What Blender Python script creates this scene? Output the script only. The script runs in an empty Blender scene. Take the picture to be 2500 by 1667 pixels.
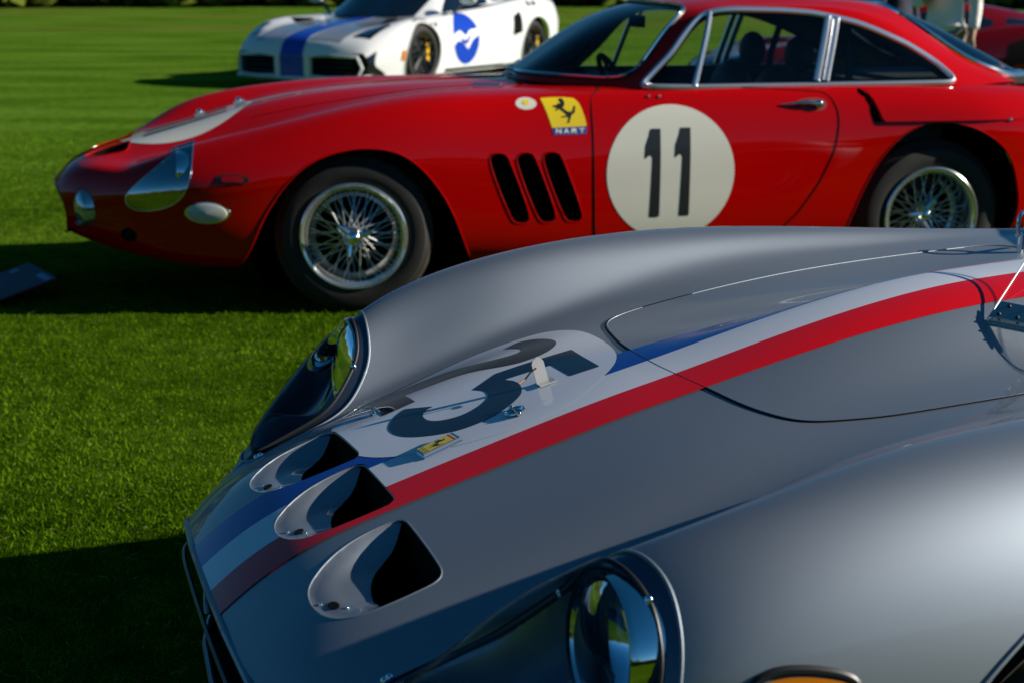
import bpy, math, random
import numpy as np
from math import sin, cos, pi, radians, sqrt
from mathutils import Vector
random.seed(3); rng = np.random.default_rng(5)
scene = bpy.context.scene
# ------------------------------------------------------------------ camera, sky, sun, exposure
cam_d = bpy.data.cameras.new('camera'); cam = bpy.data.objects.new('camera', cam_d)
scene.collection.objects.link(cam); scene.camera = cam
cam.location = (0, 0, 1.38); cam.rotation_euler = (radians(90 - 14.24), 0, 0)
cam_d.lens = 50; cam_d.sensor_width = 36; cam_d.clip_start = .05; cam_d.clip_end = 3000
cam_d.dof.use_dof = True; cam_d.dof.focus_distance = 2.5; cam_d.dof.aperture_fstop = 5.6
SUN_AZ, SUN_EL = 3.5, 23.0          # the sun stands to the right (+X), SUN_AZ degrees towards the camera side
world = bpy.data.worlds.new('World'); scene.world = world; world.use_nodes = True
wn = world.node_tree.nodes; wl = world.node_tree.links
sky = wn.new('ShaderNodeTexSky'); sky.sky_type = 'NISHITA'; sky.sun_disc = False
sky.sun_elevation = radians(SUN_EL); sky.sun_rotation = radians(90 + SUN_AZ)
sky.air_density = .75; sky.dust_density = .1; sky.ozone_density = 3.0
bg = wn['Background']; bg.inputs[1].default_value = .05
hs_ = wn.new('ShaderNodeHueSaturation'); hs_.inputs['Saturation'].default_value = 1.28; hs_.inputs['Hue'].default_value = .488
wl.new(sky.outputs[0], hs_.inputs['Color']); wl.new(hs_.outputs[0], bg.inputs[0])
sun_d = bpy.data.lights.new('sun', 'SUN'); sun_d.energy = 5.0; sun_d.angle = radians(.53); sun_d.color = (1, .93, .82)
sun = bpy.data.objects.new('sun', sun_d); scene.collection.objects.link(sun)
sd = Vector((cos(radians(SUN_EL)) * cos(radians(SUN_AZ)), -cos(radians(SUN_EL)) * sin(radians(SUN_AZ)), sin(radians(SUN_EL))))
sun.rotation_euler = sd.to_track_quat('Z', 'Y').to_euler(); sun.location = sd * 30
scene.view_settings.view_transform = 'Standard'; scene.view_settings.look = 'None'
scene.view_settings.exposure = .5; scene.view_settings.gamma = 1; scene.view_settings.use_curve_mapping = False
scene.render.engine = 'CYCLES'; scene.cycles.use_denoising = True
scene.cycles.max_bounces = 8; scene.cycles.transparent_max_bounces = 12; scene.cycles.caustics_reflective = False; scene.cycles.caustics_refractive = False
# ------------------------------------------------------------------ materials
MATS = {}
def mat(name, col, rough=.5, metal=0., coat=0., spec=.5, emis=None, noise=None, bump=None, coat_rough=.03, trans=0.):
    if name in MATS: return MATS[name]
    m = bpy.data.materials.new(name); m.use_nodes = True; nt = m.node_tree; b = nt.nodes['Principled BSDF']
    b.inputs['Base Color'].default_value = (*col, 1); b.inputs['Roughness'].default_value = rough
    b.inputs['Metallic'].default_value = metal; b.inputs['Coat Weight'].default_value = coat
    b.inputs['Coat Roughness'].default_value = coat_rough; b.inputs['Specular IOR Level'].default_value = spec
    b.inputs['Transmission Weight'].default_value = trans
    if noise:                                   # (scale, amount): uneven colour
        tc = nt.nodes.new('ShaderNodeTexCoord'); n = nt.nodes.new('ShaderNodeTexNoise'); n.inputs['Scale'].default_value = noise[0]
        n.inputs['Detail'].default_value = 6; nt.links.new(tc.outputs['Object'], n.inputs['Vector'])
        mx = nt.nodes.new('ShaderNodeMix'); mx.data_type = 'RGBA'; nt.links.new(n.outputs['Fac'], mx.inputs['Factor'])
        a = noise[1]
        mx.inputs['A'].default_value = (*[c * (1 - a) for c in col], 1); mx.inputs['B'].default_value = (*[min(1, c * (1 + a)) for c in col], 1)
        nt.links.new(mx.outputs['Result'], b.inputs['Base Color'])
    if bump:                                    # (scale, strength, distance)
        tc = nt.nodes.new('ShaderNodeTexCoord'); n = nt.nodes.new('ShaderNodeTexNoise'); n.inputs['Scale'].default_value = bump[0]
        n.inputs['Detail'].default_value = 4; nt.links.new(tc.outputs['Object'], n.inputs['Vector'])
        bm_ = nt.nodes.new('ShaderNodeBump'); bm_.inputs['Strength'].default_value = bump[1]; bm_.inputs['Distance'].default_value = bump[2]
        nt.links.new(n.outputs['Fac'], bm_.inputs['Height']); nt.links.new(bm_.outputs['Normal'], b.inputs['Normal'])
    MATS[name] = m; return m
def clear_mat(name, tint, rough=.0, refl=1.0, fres=1.45):
    """clear sheet: transparent with a mirror-like skin by viewing angle"""
    if name in MATS: return MATS[name]
    m = bpy.data.materials.new(name); m.use_nodes = True; nt = m.node_tree; nt.nodes.clear()
    out = nt.nodes.new('ShaderNodeOutputMaterial'); tr = nt.nodes.new('ShaderNodeBsdfTransparent'); gl = nt.nodes.new('ShaderNodeBsdfGlossy')
    tr.inputs[0].default_value = (*tint, 1); gl.inputs[0].default_value = (refl, refl, refl, 1); gl.inputs['Roughness'].default_value = rough
    mx = nt.nodes.new('ShaderNodeMixShader'); mx.inputs[0].default_value = .035
    if fres: fr = nt.nodes.new('ShaderNodeFresnel'); fr.inputs[0].default_value = fres; nt.links.new(fr.outputs[0], mx.inputs[0])
    nt.links.new(tr.outputs[0], mx.inputs[1]); nt.links.new(gl.outputs[0], mx.inputs[2])
    nt.links.new(mx.outputs[0], out.inputs[0]); MATS[name] = m; return m
def M_silver():
    m = mat('silver_paint', (.27, .308, .355), .61, .93, .7, 0, bump=(900, .04, .0006)); return m
SILVER = M_silver()
RED = mat('red_paint', (.43, .0010, .0008), .35, 0, .65, .0, coat_rough=.02)
WHITEC = mat('pearl_white_paint', (.72, .73, .74), .35, 0, 1.0, 0)
BLUEC = mat('blue_paint', (.01, .05, .42), .4, 0, 1.0, 0)
S_WHITE = mat('white_stripe_paint', (.60, .63, .70), .35, 0, 1.0, 0)
S_BLUE = mat('blue_stripe_paint', (.006, .045, .30), .35, 0, 1.0, 0)
S_RED = mat('red_stripe_paint', (.62, .002, .003), .35, 0, 1.0, 0)
BLACKP = mat('black_number_paint', (.012, .016, .028), .35, 0, 1.0, 0)
NUMBLK = mat('black_vinyl', (.012, .013, .014), .4, 0, .3)
CREAM = mat('cream_roundel_paint', (.66, .65, .56), .4, 0, .8)
BRIGHT = mat('bright_window_trim', (.80, .82, .86), .28, .9)
CHROME = mat('chrome', (.82, .84, .86), .06, 1.0)
STEEL = mat('brushed_steel', (.55, .56, .56), .25, 1.0)
WIRE = mat('wire_wheel_silver', (.72, .72, .70), .30, .75)
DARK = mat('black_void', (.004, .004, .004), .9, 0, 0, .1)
RUBBER = mat('tyre_rubber', (.018, .017, .016), .62, 0, 0, .35, noise=(14, .35), bump=(60, .3, .001))
TREAD = mat('dusty_tread_rubber', (.055, .042, .03), .85, 0, 0, .2, noise=(30, .5))
BLKRUB = mat('black_rubber_seal', (.012, .013, .015), .45)
SKYTINT_METAL = mat('sky_tinted_metal', (.10, .13, .18), .30, .9)  # silver metal with shade and blue sky reflection put into its colour
PERSPEX = clear_mat('perspex', (.95, .97, .98), 0, .95, 1.28)
GLASS = clear_mat('window_glass', (.90, .93, .91), 0, 1, 1.38)
DARKGLASS = mat('dark_windscreen', (.004, .008, .016), .05, 0, 1.0)
INTERIOR = mat('black_interior', (.010, .011, .014), .6)
AMBER = mat('amber_lens', (.75, .22, .01), .15, 0, 1.0, trans=.2)
YELLOW = mat('yellow_enamel', (.80, .58, .01), .35, 0, .8)
PALEMETAL = mat('pale_zinc', (.72, .70, .66), .35, .6)
# ------------------------------------------------------------------ object helpers
def link(o, parent=None):
    scene.collection.objects.link(o)
    if parent is not None: o.parent = parent
    return o
def thing(name, label, cat, loc=(0, 0, 0), rz=0, group=None):
    o = bpy.data.objects.new(name, None); o.location = loc; o.rotation_euler = (0, 0, rz); o.empty_display_size = .1
    o['label'] = label; o['category'] = cat
    if group: o['group'] = group
    return link(o)
def tag(o, label=None, cat=None, group=None, kind=None):
    for k, v in (('label', label), ('category', cat), ('group', group), ('kind', kind)):
        if v: o[k] = v
    return o
def mesh_obj(name, V, F, m, parent=None, smooth=True, normals=None, label=None):
    me = bpy.data.meshes.new(name); me.from_pydata([tuple(map(float, v)) for v in V], [], [tuple(map(int, f)) for f in F])
    if m is not None: me.materials.append(m)
    if smooth and len(me.polygons): me.polygons.foreach_set('use_smooth', [True] * len(me.polygons))
    me.update()
    if normals is not None and len(me.polygons): me.normals_split_custom_set_from_vertices([tuple(map(float, n)) for n in normals])
    o = bpy.data.objects.new(name, me); link(o, parent)
    if label: o['label'] = label
    return o
# ------------------------------------------------------------------ surfaces
def nspline(t, P, tt):
    """natural cubic spline through P (n,k) at t, evaluated at tt"""
    t = np.asarray(t, float); P = np.asarray(P, float); n = len(t); h = np.diff(t)
    A = np.zeros((n, n)); B = np.zeros((n, P.shape[1])); A[0, 0] = A[-1, -1] = 1
    for i in range(1, n - 1):
        A[i, i - 1] = h[i - 1]; A[i, i] = 2 * (h[i - 1] + h[i]); A[i, i + 1] = h[i]
        B[i] = 6 * ((P[i + 1] - P[i]) / h[i] - (P[i] - P[i - 1]) / h[i - 1])
    Mx = np.linalg.solve(A, B); k = np.clip(np.searchsorted(t, tt) - 1, 0, n - 2)
    tt = np.asarray(tt, float); d1 = (tt - t[k])[:, None]; d0 = (t[k + 1] - tt)[:, None]; hk = h[k][:, None]
    return (Mx[k] * d0 ** 3 + Mx[k + 1] * d1 ** 3) / (6 * hk) + (P[k] / hk - Mx[k] * hk / 6) * d0 + (P[k + 1] / hk - Mx[k + 1] * hk / 6) * d1
def chord(P):
    d = np.linalg.norm(np.diff(P, axis=0), axis=-1)
    return d
def sstep(x): x = np.clip(x, 0, 1); return x * x * (3 - 2 * x)
class Surf:
    def __init__(s, V, N, F): s.V = np.asarray(V, float); s.N = np.asarray(N, float); s.F = F
    def shift(s, d): return Surf(s.V + s.N * d, s.N, s.F)
    def move(s, D, keepn=True):
        r = Surf(s.V + D, s.N, s.F)
        if not keepn: r.renormal()
        return r
    def renormal(s):
        n = np.zeros_like(s.V)
        for f in s.F:
            a, b, c = s.V[f[0]], s.V[f[1]], s.V[f[2]]; q = np.cross(b - a, c - a)
            for i in f: n[i] += q
        l = np.linalg.norm(n, axis=1, keepdims=True); l[l == 0] = 1; n /= l
        if (n * s.N).sum() < 0: n = -n
        s.N = n; return s
    def clip(s, field):
        """split by field(V): returns (outside field>0, inside field<=0, contour chains)"""
        f = field(s.V[:, 0], s.V[:, 1], s.V[:, 2]); f = np.where(np.abs(f) < 1e-7, 1e-7, f); pos = f > 0
        Vx = list(map(tuple, s.V)); Nx = list(map(tuple, s.N)); cache = {}; out = []; ins = []; seg = []
        V, N = s.V, s.N
        def cut(a, b):
            k = (a, b) if a < b else (b, a)
            if k not in cache:
                t = f[k[0]] / (f[k[0]] - f[k[1]]); cache[k] = len(Vx)
                Vx.append(tuple(V[k[0]] * (1 - t) + V[k[1]] * t)); n = N[k[0]] * (1 - t) + N[k[1]] * t
                Nx.append(tuple(n / (np.linalg.norm(n) + 1e-12)))
            return cache[k]
        for fc in s.F:
            p = [pos[i] for i in fc]
            if all(p): out.append(fc); continue
            if not any(p): ins.append(fc); continue
            tris = [fc] if len(fc) == 3 else [(fc[0], fc[i], fc[i + 1]) for i in range(1, len(fc) - 1)]
            for t3 in tris:
                p = [pos[i] for i in t3]
                if all(p): out.append(t3); continue
                if not any(p): ins.append(t3); continue
                A, B, X = [], [], []
                for i in range(3):
                    a, b = t3[i], t3[(i + 1) % 3]
                    (A if pos[a] else B).append(a)
                    if pos[a] != pos[b]:
                        c = cut(a, b); A.append(c); B.append(c); X.append(c)
                out.append(tuple(A)); ins.append(tuple(B))
                if len(X) == 2 and X[0] != X[1]: seg.append((X[0], X[1]))
        VV = np.array(Vx); NN = np.array(Nx)
        return Surf(VV, NN, out).compact(), Surf(VV, NN, ins).compact(), chains(seg, VV, NN)
    def compact(s):
        used = sorted({i for f in s.F for i in f}); mp = {u: k for k, u in enumerate(used)}
        return Surf(s.V[used] if used else np.zeros((0, 3)), s.N[used] if used else np.zeros((0, 3)), [tuple(mp[i] for i in f) for f in s.F])
    def subdiv(s, times=1):
        r = s
        for _ in range(times):
            V = list(map(tuple, r.V)); N = list(map(tuple, r.N)); c = {}; F = []
            def mid(a, b):
                k = (a, b) if a < b else (b, a)
                if k not in c:
                    c[k] = len(V); p = (r.V[a] + r.V[b]) / 2; d = r.V[b] - r.V[a]; n = r.N[a] + r.N[b]; n = n / (np.linalg.norm(n) + 1e-12)
                    V.append(tuple(p)); N.append(tuple(n))
                return c[k]
            for f in r.F:
                k = len(f)
                if k == 3:
                    a, b, d = f; x, y, z = mid(a, b), mid(b, d), mid(d, a); F += [(a, x, z), (x, b, y), (z, y, d), (x, y, z)]
                else:
                    q = [mid(f[i], f[(i + 1) % k]) for i in range(k)]; cc = len(V); V.append(tuple(r.V[list(f)].mean(0))); n = r.N[list(f)].sum(0); N.append(tuple(n / (np.linalg.norm(n) + 1e-12)))
                    F += [(f[i], q[i], cc, q[i - 1]) for i in range(k)]
            r = Surf(np.array(V), np.array(N), F)
        return r
    def near(s, lo, hi, axes, extra=None):
        """faces whose points come inside a box, widened by one face"""
        A = s.V[:, axes]; ok = np.all((A > np.array(lo) - .03) & (A < np.array(hi) + .03), axis=1)
        if extra is not None: ok &= extra
        return Surf(s.V, s.N, [f for f in s.F if all(ok[i] for i in f)]).compact()
    def obj(s, name, m, parent, **k): return mesh_obj(name, s.V, s.F, m, parent, normals=s.N, **k)
def chains(seg, V, N):
    adj = {}
    for a, b in seg: adj.setdefault(a, []).append(b); adj.setdefault(b, []).append(a)
    seen = set(); res = []
    for start in sorted(adj, key=lambda k: len(adj[k])):
        if start in seen: continue
        ch = [start]; seen.add(start); cur = start
        while True:
            nx = [x for x in adj[cur] if x not in seen]
            if not nx: break
            cur = nx[0]; seen.add(cur); ch.append(cur)
        closed = len(ch) > 2 and ch[0] in adj[ch[-1]]
        if len(ch) > 2: res.append((V[ch], N[ch], closed))
    res.sort(key=lambda r: -len(r[0])); return res
def loft(lines, M, N, mirror=True, ts=None):
    """lines[j][i] = (u,v,z); first line on the centre; returns a Surf, normals outward"""
    L = np.array(lines, float)
    if mirror: L = np.concatenate([(L * np.array([1, -1, 1]))[:0:-1], L], 0)
    ti = np.concatenate([[0], np.cumsum(np.linalg.norm(np.diff(L, axis=1), axis=2).mean(0) ** .8)])
    tj = np.concatenate([[0], np.cumsum(np.linalg.norm(np.diff(L, axis=0), axis=2).mean(1) ** .8)])
    def dens(t, n):      # even spacing blended with knot spacing
        a = np.linspace(t[0], t[-1], n); b = np.interp(np.linspace(0, len(t) - 1, n), np.arange(len(t)), t); return .5 * a + .5 * b
    ui = dens(ti, M); uj = dens(tj, N)
    G = np.array([nspline(ti, L[j], ui) for j in range(L.shape[0])])          # J,M,3
    G = np.array([nspline(tj, G[:, i], uj) for i in range(M)])                # M,N,3
    return grid_surf(G)
def grid_surf(G, flip=False):
    M, N = G.shape[:2]; du = np.gradient(G, axis=0); dv = np.gradient(G, axis=1); n = np.cross(du, dv)
    n /= np.linalg.norm(n, axis=2, keepdims=True) + 1e-12
    c = G.reshape(-1, 3).mean(0)
    if flip: n = -n
    F = [(i * N + j, (i + 1) * N + j, (i + 1) * N + j + 1, i * N + j + 1) for i in range(M - 1) for j in range(N - 1)]
    if flip: F = [f[::-1] for f in F]
    return Surf(G.reshape(-1, 3), n.reshape(-1, 3), F)
def smooth_poly(P, n=120, closed=True):
    """dense rounded curve through the points"""
    P = np.array(P, float)
    if closed:
        Q = np.concatenate([P[-3:], P, P[:3]]); t = np.concatenate([[0], np.cumsum(np.maximum(1e-6, chord(Q)) ** .5)])
        return nspline(t, Q, np.linspace(t[3], t[3 + len(P)], n, endpoint=False))
    t = np.concatenate([[0], np.cumsum(chord(P) ** .5)]); return nspline(t, P, np.linspace(0, t[-1], n))
def sdf_poly(P):
    """signed distance to a closed 2D polygon, negative inside"""
    P = np.array(P, float); A = P; B = np.roll(P, -1, 0)
    def f(x, y):
        x = np.asarray(x, float); y = np.asarray(y, float)
        d = np.full(x.shape, 1e9); ins = np.zeros(x.shape, bool)
        for (ax, ay), (bx, by) in zip(A, B):
            ex, ey = bx - ax, by - ay; l = ex * ex + ey * ey + 1e-18
            t = np.clip(((x - ax) * ex + (y - ay) * ey) / l, 0, 1)
            d = np.minimum(d, (x - ax - t * ex) ** 2 + (y - ay - t * ey) ** 2)
            c = ((ay > y) != (by > y)); xi = ax + (y - ay) * ex / (ey if abs(ey) > 1e-12 else 1e-12)
            ins ^= c & (x < xi)
        d = np.sqrt(d); return np.where(ins, -d, d)
    return f
def arr(*a): return np.array(a, float)
def tube_geo(P, r, sides=8, closed=False, V0=0):
    P = np.asarray(P, float); n = len(P)
    T = np.gradient(P, axis=0) if not closed else (np.roll(P, -1, 0) - np.roll(P, 1, 0))
    T /= np.linalg.norm(T, axis=1, keepdims=True) + 1e-12
    rr = np.broadcast_to(np.asarray(r, float), (n,)); V = []
    a = np.array([0, 0, 1.]) if abs(T[0][2]) < .9 else np.array([1., 0, 0]); x = np.cross(T[0], a); x /= np.linalg.norm(x)
    for i in range(n):
        x = x - T[i] * (x @ T[i]); x /= np.linalg.norm(x) + 1e-12; y = np.cross(T[i], x)
        for k in range(sides):
            q = 2 * pi * k / sides; V.append(P[i] + rr[i] * (cos(q) * x + sin(q) * y))
    F = []
    for i in range(n if closed else n - 1):
        j = (i + 1) % n
        for k in range(sides):
            l = (k + 1) % sides; F.append((V0 + i * sides + k, V0 + i * sides + l, V0 + j * sides + l, V0 + j * sides + k))
    if not closed: F += [tuple(V0 + k for k in range(sides))[::-1], tuple(V0 + (n - 1) * sides + k for k in range(sides))]
    return V, F
class MB:
    """collects shapes into one mesh"""
    def __init__(s): s.V = []; s.F = []
    def add(s, V, F): b = len(s.V); s.V += [tuple(v) for v in V]; s.F += [tuple(i + b for i in f) for f in F]; return s
    def tube(s, P, r, sides=8, closed=False): V, F = tube_geo(P, r, sides, closed); return s.add(V, F)
    def box(s, c, d, R=None, bev=0):
        c = np.array(c, float); d = np.array(d, float) / 2; V = []
        for x in (-1, 1):
            for y in (-1, 1):
                for z in (-1, 1):
                    p = d * (x, y, z); V.append(c + (R @ p if R is not None else p))
        return s.add(V, [(0, 1, 3, 2), (4, 6, 7, 5), (0, 4, 5, 1), (2, 3, 7, 6), (0, 2, 6, 4), (1, 5, 7, 3)])
    def lathe(s, prof, c, ax, n=48, cap=False):
        """prof: (radius, distance along ax)"""
        ax = np.array(ax, float); ax /= np.linalg.norm(ax); a = np.array([0, 0, 1.]) if abs(ax[2]) < .9 else np.array([1., 0, 0])
        x = np.cross(ax, a); x /= np.linalg.norm(x); y = np.cross(ax, x); c = np.array(c, float); V = []; F = []
        for r, t in prof:
            for k in range(n):
                q = 2 * pi * k / n; V.append(c + ax * t + r * (cos(q) * x + sin(q) * y))
        for i in range(len(prof) - 1):
            for k in range(n):
                l = (k + 1) % n; F.append((i * n + k, i * n + l, (i + 1) * n + l, (i + 1) * n + k))
        if cap: F += [tuple(range(n))[::-1], tuple((len(prof) - 1) * n + k for k in range(n))]
        return s.add(V, F)
    def sphere(s, c, r, n=12, sc=(1, 1, 1)):
        V = []; F = []; c = np.array(c, float)
        for i in range(n + 1):
            for k in range(2 * n):
                a, b = pi * i / n, pi * k / n; V.append(c + r * np.array([sin(a) * cos(b) * sc[0], sin(a) * sin(b) * sc[1], cos(a) * sc[2]]))
        m = 2 * n
        for i in range(n):
            for k in range(m): F.append((i * m + k, (i + 1) * m + k, (i + 1) * m + (k + 1) % m, i * m + (k + 1) % m))
        return s.add(V, F)
    def build(s, name, m, parent=None, smooth=True, label=None):
        o = mesh_obj(name, s.V, s.F, m, parent, smooth, label=label)
        if smooth:
            try:
                o.data.set_sharp_from_angle(angle=radians(40))
            except Exception: pass
        return o
def ribbon(ch, D0, D1, name, m, parent, inset=None):
    """wall along a contour from offset D0 to offset D1 (vectors or per-point arrays)"""
    P, N, closed = ch; n = len(P); A = P + D0; B = P + D1
    V = np.concatenate([A, B]); F = [(i, (i + 1) % n, n + (i + 1) % n, n + i) for i in range(n if closed else n - 1)]
    return mesh_obj(name, V, F, m, parent)
def resample(P, n, closed):
    Q = np.concatenate([P, P[:1]]) if closed else P; t = np.concatenate([[0], np.cumsum(chord(Q))])
    s_ = np.linspace(0, t[-1], n, endpoint=not closed); return np.stack([np.interp(s_, t, Q[:, k]) for k in range(3)], 1)
def trim(ch, r, name, m, parent, off=0, step=.012, sides=8):
    P, N, closed = ch; L = chord(P).sum(); P = resample(P + N * off, max(8, int(L / step)), closed)
    for _ in range(2):      # even out small steps left by the cut
        Q = P.copy(); Q[1:-1] = (P[:-2] + 2 * P[1:-1] + P[2:]) / 4
        if closed: Q[0] = (P[-1] + 2 * P[0] + P[1]) / 4; Q[-1] = (P[-2] + 2 * P[-1] + P[0]) / 4
        P = Q
    mb = MB(); mb.tube(P, r, sides, closed); return mb.build(name, m, parent)
def lens(ch, name, m, parent, down):
    """flat dark floor closing a contour, moved by down"""
    P = ch[0] + down; c = P.mean(0); n = len(P)
    return mesh_obj(name, list(P) + [c], [(i, (i + 1) % n, n) for i in range(n)], m, parent, smooth=False)
# ------------------------------------------------------------------ silver car body shape (car frame: x rearward, y towards the far side, z up)
ST = (-.40, -.365, -.28, -.14, .05, .25, .50, .75, 1.05, 1.5, 2.2, 2.9, 3.45, 3.7)
def tbl(u, v, z): return [(a, b, c) for a, b, c in zip(u, v, z)]
S_LINES = [
 tbl((-.402, -.368, -.285, -.14, .05, .25, .50, .75, 1.05, 1.5, 2.2, 2.9, 3.45, 3.62), [0] * 14,
     (.505, .533, .583, .634, .690, .745, .797, .828, .848, .86, .86, .83, .74, .64)),
 tbl((-.400, -.366, -.284, -.14, .05, .25, .50, .75, 1.05, 1.5, 2.2, 2.9, 3.45, 3.62), (.15, .155, .17, .18, .19, .20, .20, .20, .20, .20, .20, .20, .20, .18),
     (.503, .530, .580, .630, .682, .734, .780, .805, .820, .85, .86, .83, .74, .64)),
 tbl((-.390, -.358, -.278, -.135, .05, .25, .50, .75, 1.05, 1.5, 2.2, 2.9, 3.45, 3.62), (.29, .30, .33, .35, .355, .355, .35, .35, .35, .35, .35, .35, .35, .32),
     (.490, .516, .559, .607, .665, .721, .766, .792, .806, .835, .85, .82, .73, .63)),
 tbl((-.375, -.345, -.268, -.13, .05, .25, .50, .75, 1.05, 1.5, 2.2, 2.9, 3.45, 3.61), (.355, .380, .428, .455, .468, .472, .47, .465, .46, .46, .46, .46, .44, .40),
     (.470, .494, .528, .584, .646, .719, .783, .815, .828, .83, .83, .81, .72, .62)),
 tbl((-.372, -.343, -.265, -.127, .05, .25, .50, .75, 1.05, 1.5, 2.2, 2.9, 3.45, 3.605), (.370, .394, .443, .476, .495, .500, .50, .50, .49, .50, .50, .50, .47, .43),
     (.463, .487, .532, .604, .668, .748, .806, .830, .836, .83, .82, .81, .715, .61)),
 tbl((-.362, -.334, -.258, -.12, .05, .25, .50, .75, 1.05, 1.5, 2.2, 2.9, 3.45, 3.60), (.395, .418, .465, .505, .535, .545, .545, .545, .54, .55, .56, .56, .52, .46),
     (.448, .472, .534, .642, .708, .786, .832, .845, .842, .83, .81, .81, .71, .60)),
 tbl((-.352, -.323, -.245, -.105, .05, .25, .50, .75, 1.05, 1.5, 2.2, 2.9, 3.45, 3.58), (.418, .445, .505, .565, .612, .645, .655, .66, .66, .66, .66, .66, .60, .52),
     (.418, .450, .544, .684, .768, .823, .852, .853, .832, .797, .78, .80, .69, .58)),
 tbl((-.346, -.315, -.232, -.092, .05, .25, .50, .75, 1.05, 1.5, 2.2, 2.9, 3.45, 3.57), (.430, .468, .560, .650, .705, .738, .755, .76, .76, .755, .75, .75, .66, .56),
     (.390, .412, .500, .614, .710, .768, .792, .794, .775, .76, .73, .74, .64, .54)),
 tbl((-.345, -.312, -.225, -.085, .05, .25, .50, .75, 1.05, 1.5, 2.2, 2.9, 3.45, 3.57), (.427, .470, .580, .690, .755, .795, .82, .823, .815, .80, .80, .80, .69, .57),
     (.355, .368, .415, .500, .575, .620, .635, .635, .61, .59, .57, .58, .52, .47)),
 tbl((-.348, -.315, -.228, -.088, .05, .25, .50, .75, 1.05, 1.5, 2.2, 2.9, 3.45, 3.57), (.405, .450, .560, .672, .74, .785, .812, .815, .81, .80, .80, .80, .68, .55),
     (.318, .318, .330, .350, .38, .41, .42, .42, .40, .38, .38, .38, .40, .41)),
 tbl((-.355, -.322, -.235, -.095, .05, .25, .50, .75, 1.05, 1.5, 2.2, 2.9, 3.45, 3.57), (.365, .40, .50, .60, .67, .72, .75, .76, .76, .75, .74, .74, .62, .50),
     (.285, .268, .245, .220, .20, .19, .185, .18, .18, .18, .18, .19, .28, .33)),
]
def silver_body():
    L = [np.array(l, float) for l in S_LINES]; F_ = []      # hand-beaten body: the far wing crest stands a little further in
    for j, l in enumerate(L):
        q = l.copy(); w = sstep((q[:, 0] + .06) / .25) * (1 - sstep((q[:, 0] - 1.05) / .5)); dv, dz = {4: (-.006, .0), 5: (-.020, .014), 6: (-.058, .016), 7: (-.016, .006)}.get(j, (0, 0))
        q[:, 1] += dv * w; q[:, 2] += dz * w; F_.append(q)
    b = loft([l * np.array([1, -1, 1]) for l in L[:0:-1]] + F_, 270, 230, mirror=False)
    V = b.V; u, v = V[:, 0], V[:, 1]
    h = .042 * (lambda t: t * t * (3 - 2 * t))(np.clip((u - .30) / .62, 0, 1))
    s_ = np.where(v > 0, np.clip((.155 - v) / .105, 0, 1), np.clip((.28 + v) / .25, 0, 1)); s_ = s_ * s_ * (3 - 2 * s_)
    top = V[:, 2] > .6
    V[:, 2] += np.where(top, h * s_, 0); n0 = b.N.copy(); M, N = 270, 230
    G = V.reshape(M, N, 3); r = grid_surf(G); sgn = np.sign((r.N[:, 2] * (V[:, 2] > .7)).sum()); 
    return r if sgn > 0 else grid_surf(G, True)
#==PROBE
from mathutils.bvhtree import BVHTree
class Proj:
    """drops points onto a surface along an axis, for lines and small fittings that sit on it"""
    def __init__(s, surf): s.s = surf; s.t = BVHTree.FromPolygons([tuple(v) for v in surf.V], [tuple(f) for f in surf.F])
    def cast(s, o, d):
        h = s.t.ray_cast(Vector(o), Vector(d).normalized()); 
        if h[0] is None: return None
        n = Vector(h[1]); n = -n if n.dot(Vector(d)) > 0 else n
        return np.array(h[0]), np.array(n)
    def top(s, u, v): return s.cast((u, v, 2), (0, 0, -1))
    def side(s, u, z, sign=-1): return s.cast((u, sign * 2, z), (0, -sign, 0))
    def front(s, v, z): return s.cast((-3, v, z), (1, 0, 0))
    def line(s, pts, how='top', n=60, smooth=True, closed=False):
        P = smooth_poly(pts, n, closed) if smooth else np.array(pts, float)
        if not smooth:
            t = np.concatenate([[0], np.cumsum(chord(P))]); q = np.linspace(0, t[-1], n); P = np.stack([np.interp(q, t, P[:, k]) for k in range(2)], 1)
        r = [(s.top(*p) if how == 'top' else s.side(*p)) for p in P]; r = [x for x in r if x is not None]
        if len(r) < 2: return np.zeros((0, 3)), np.zeros((0, 3))
        return np.array([x[0] for x in r]), np.array([x[1] for x in r])
def gap(prj, pts, name, m, parent, how='top', r=.0016, off=0.0, n=60, closed=False, smooth=True):
    P, N = prj.line(pts, how, n, smooth, closed)
    if len(P) < 3: return None
    mb = MB(); mb.tube(P + N * off, r, 6, closed); return mb.build(name, m, parent)
def basis(n, up=(0, 0, 1)):
    n = np.array(n, float); n /= np.linalg.norm(n); x = np.cross(up, n); x /= np.linalg.norm(x); y = np.cross(n, x); return np.stack([x, y, n], 1)
def mirror_poly(P): return [(p[0], -p[1]) for p in P][::-1]

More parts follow.
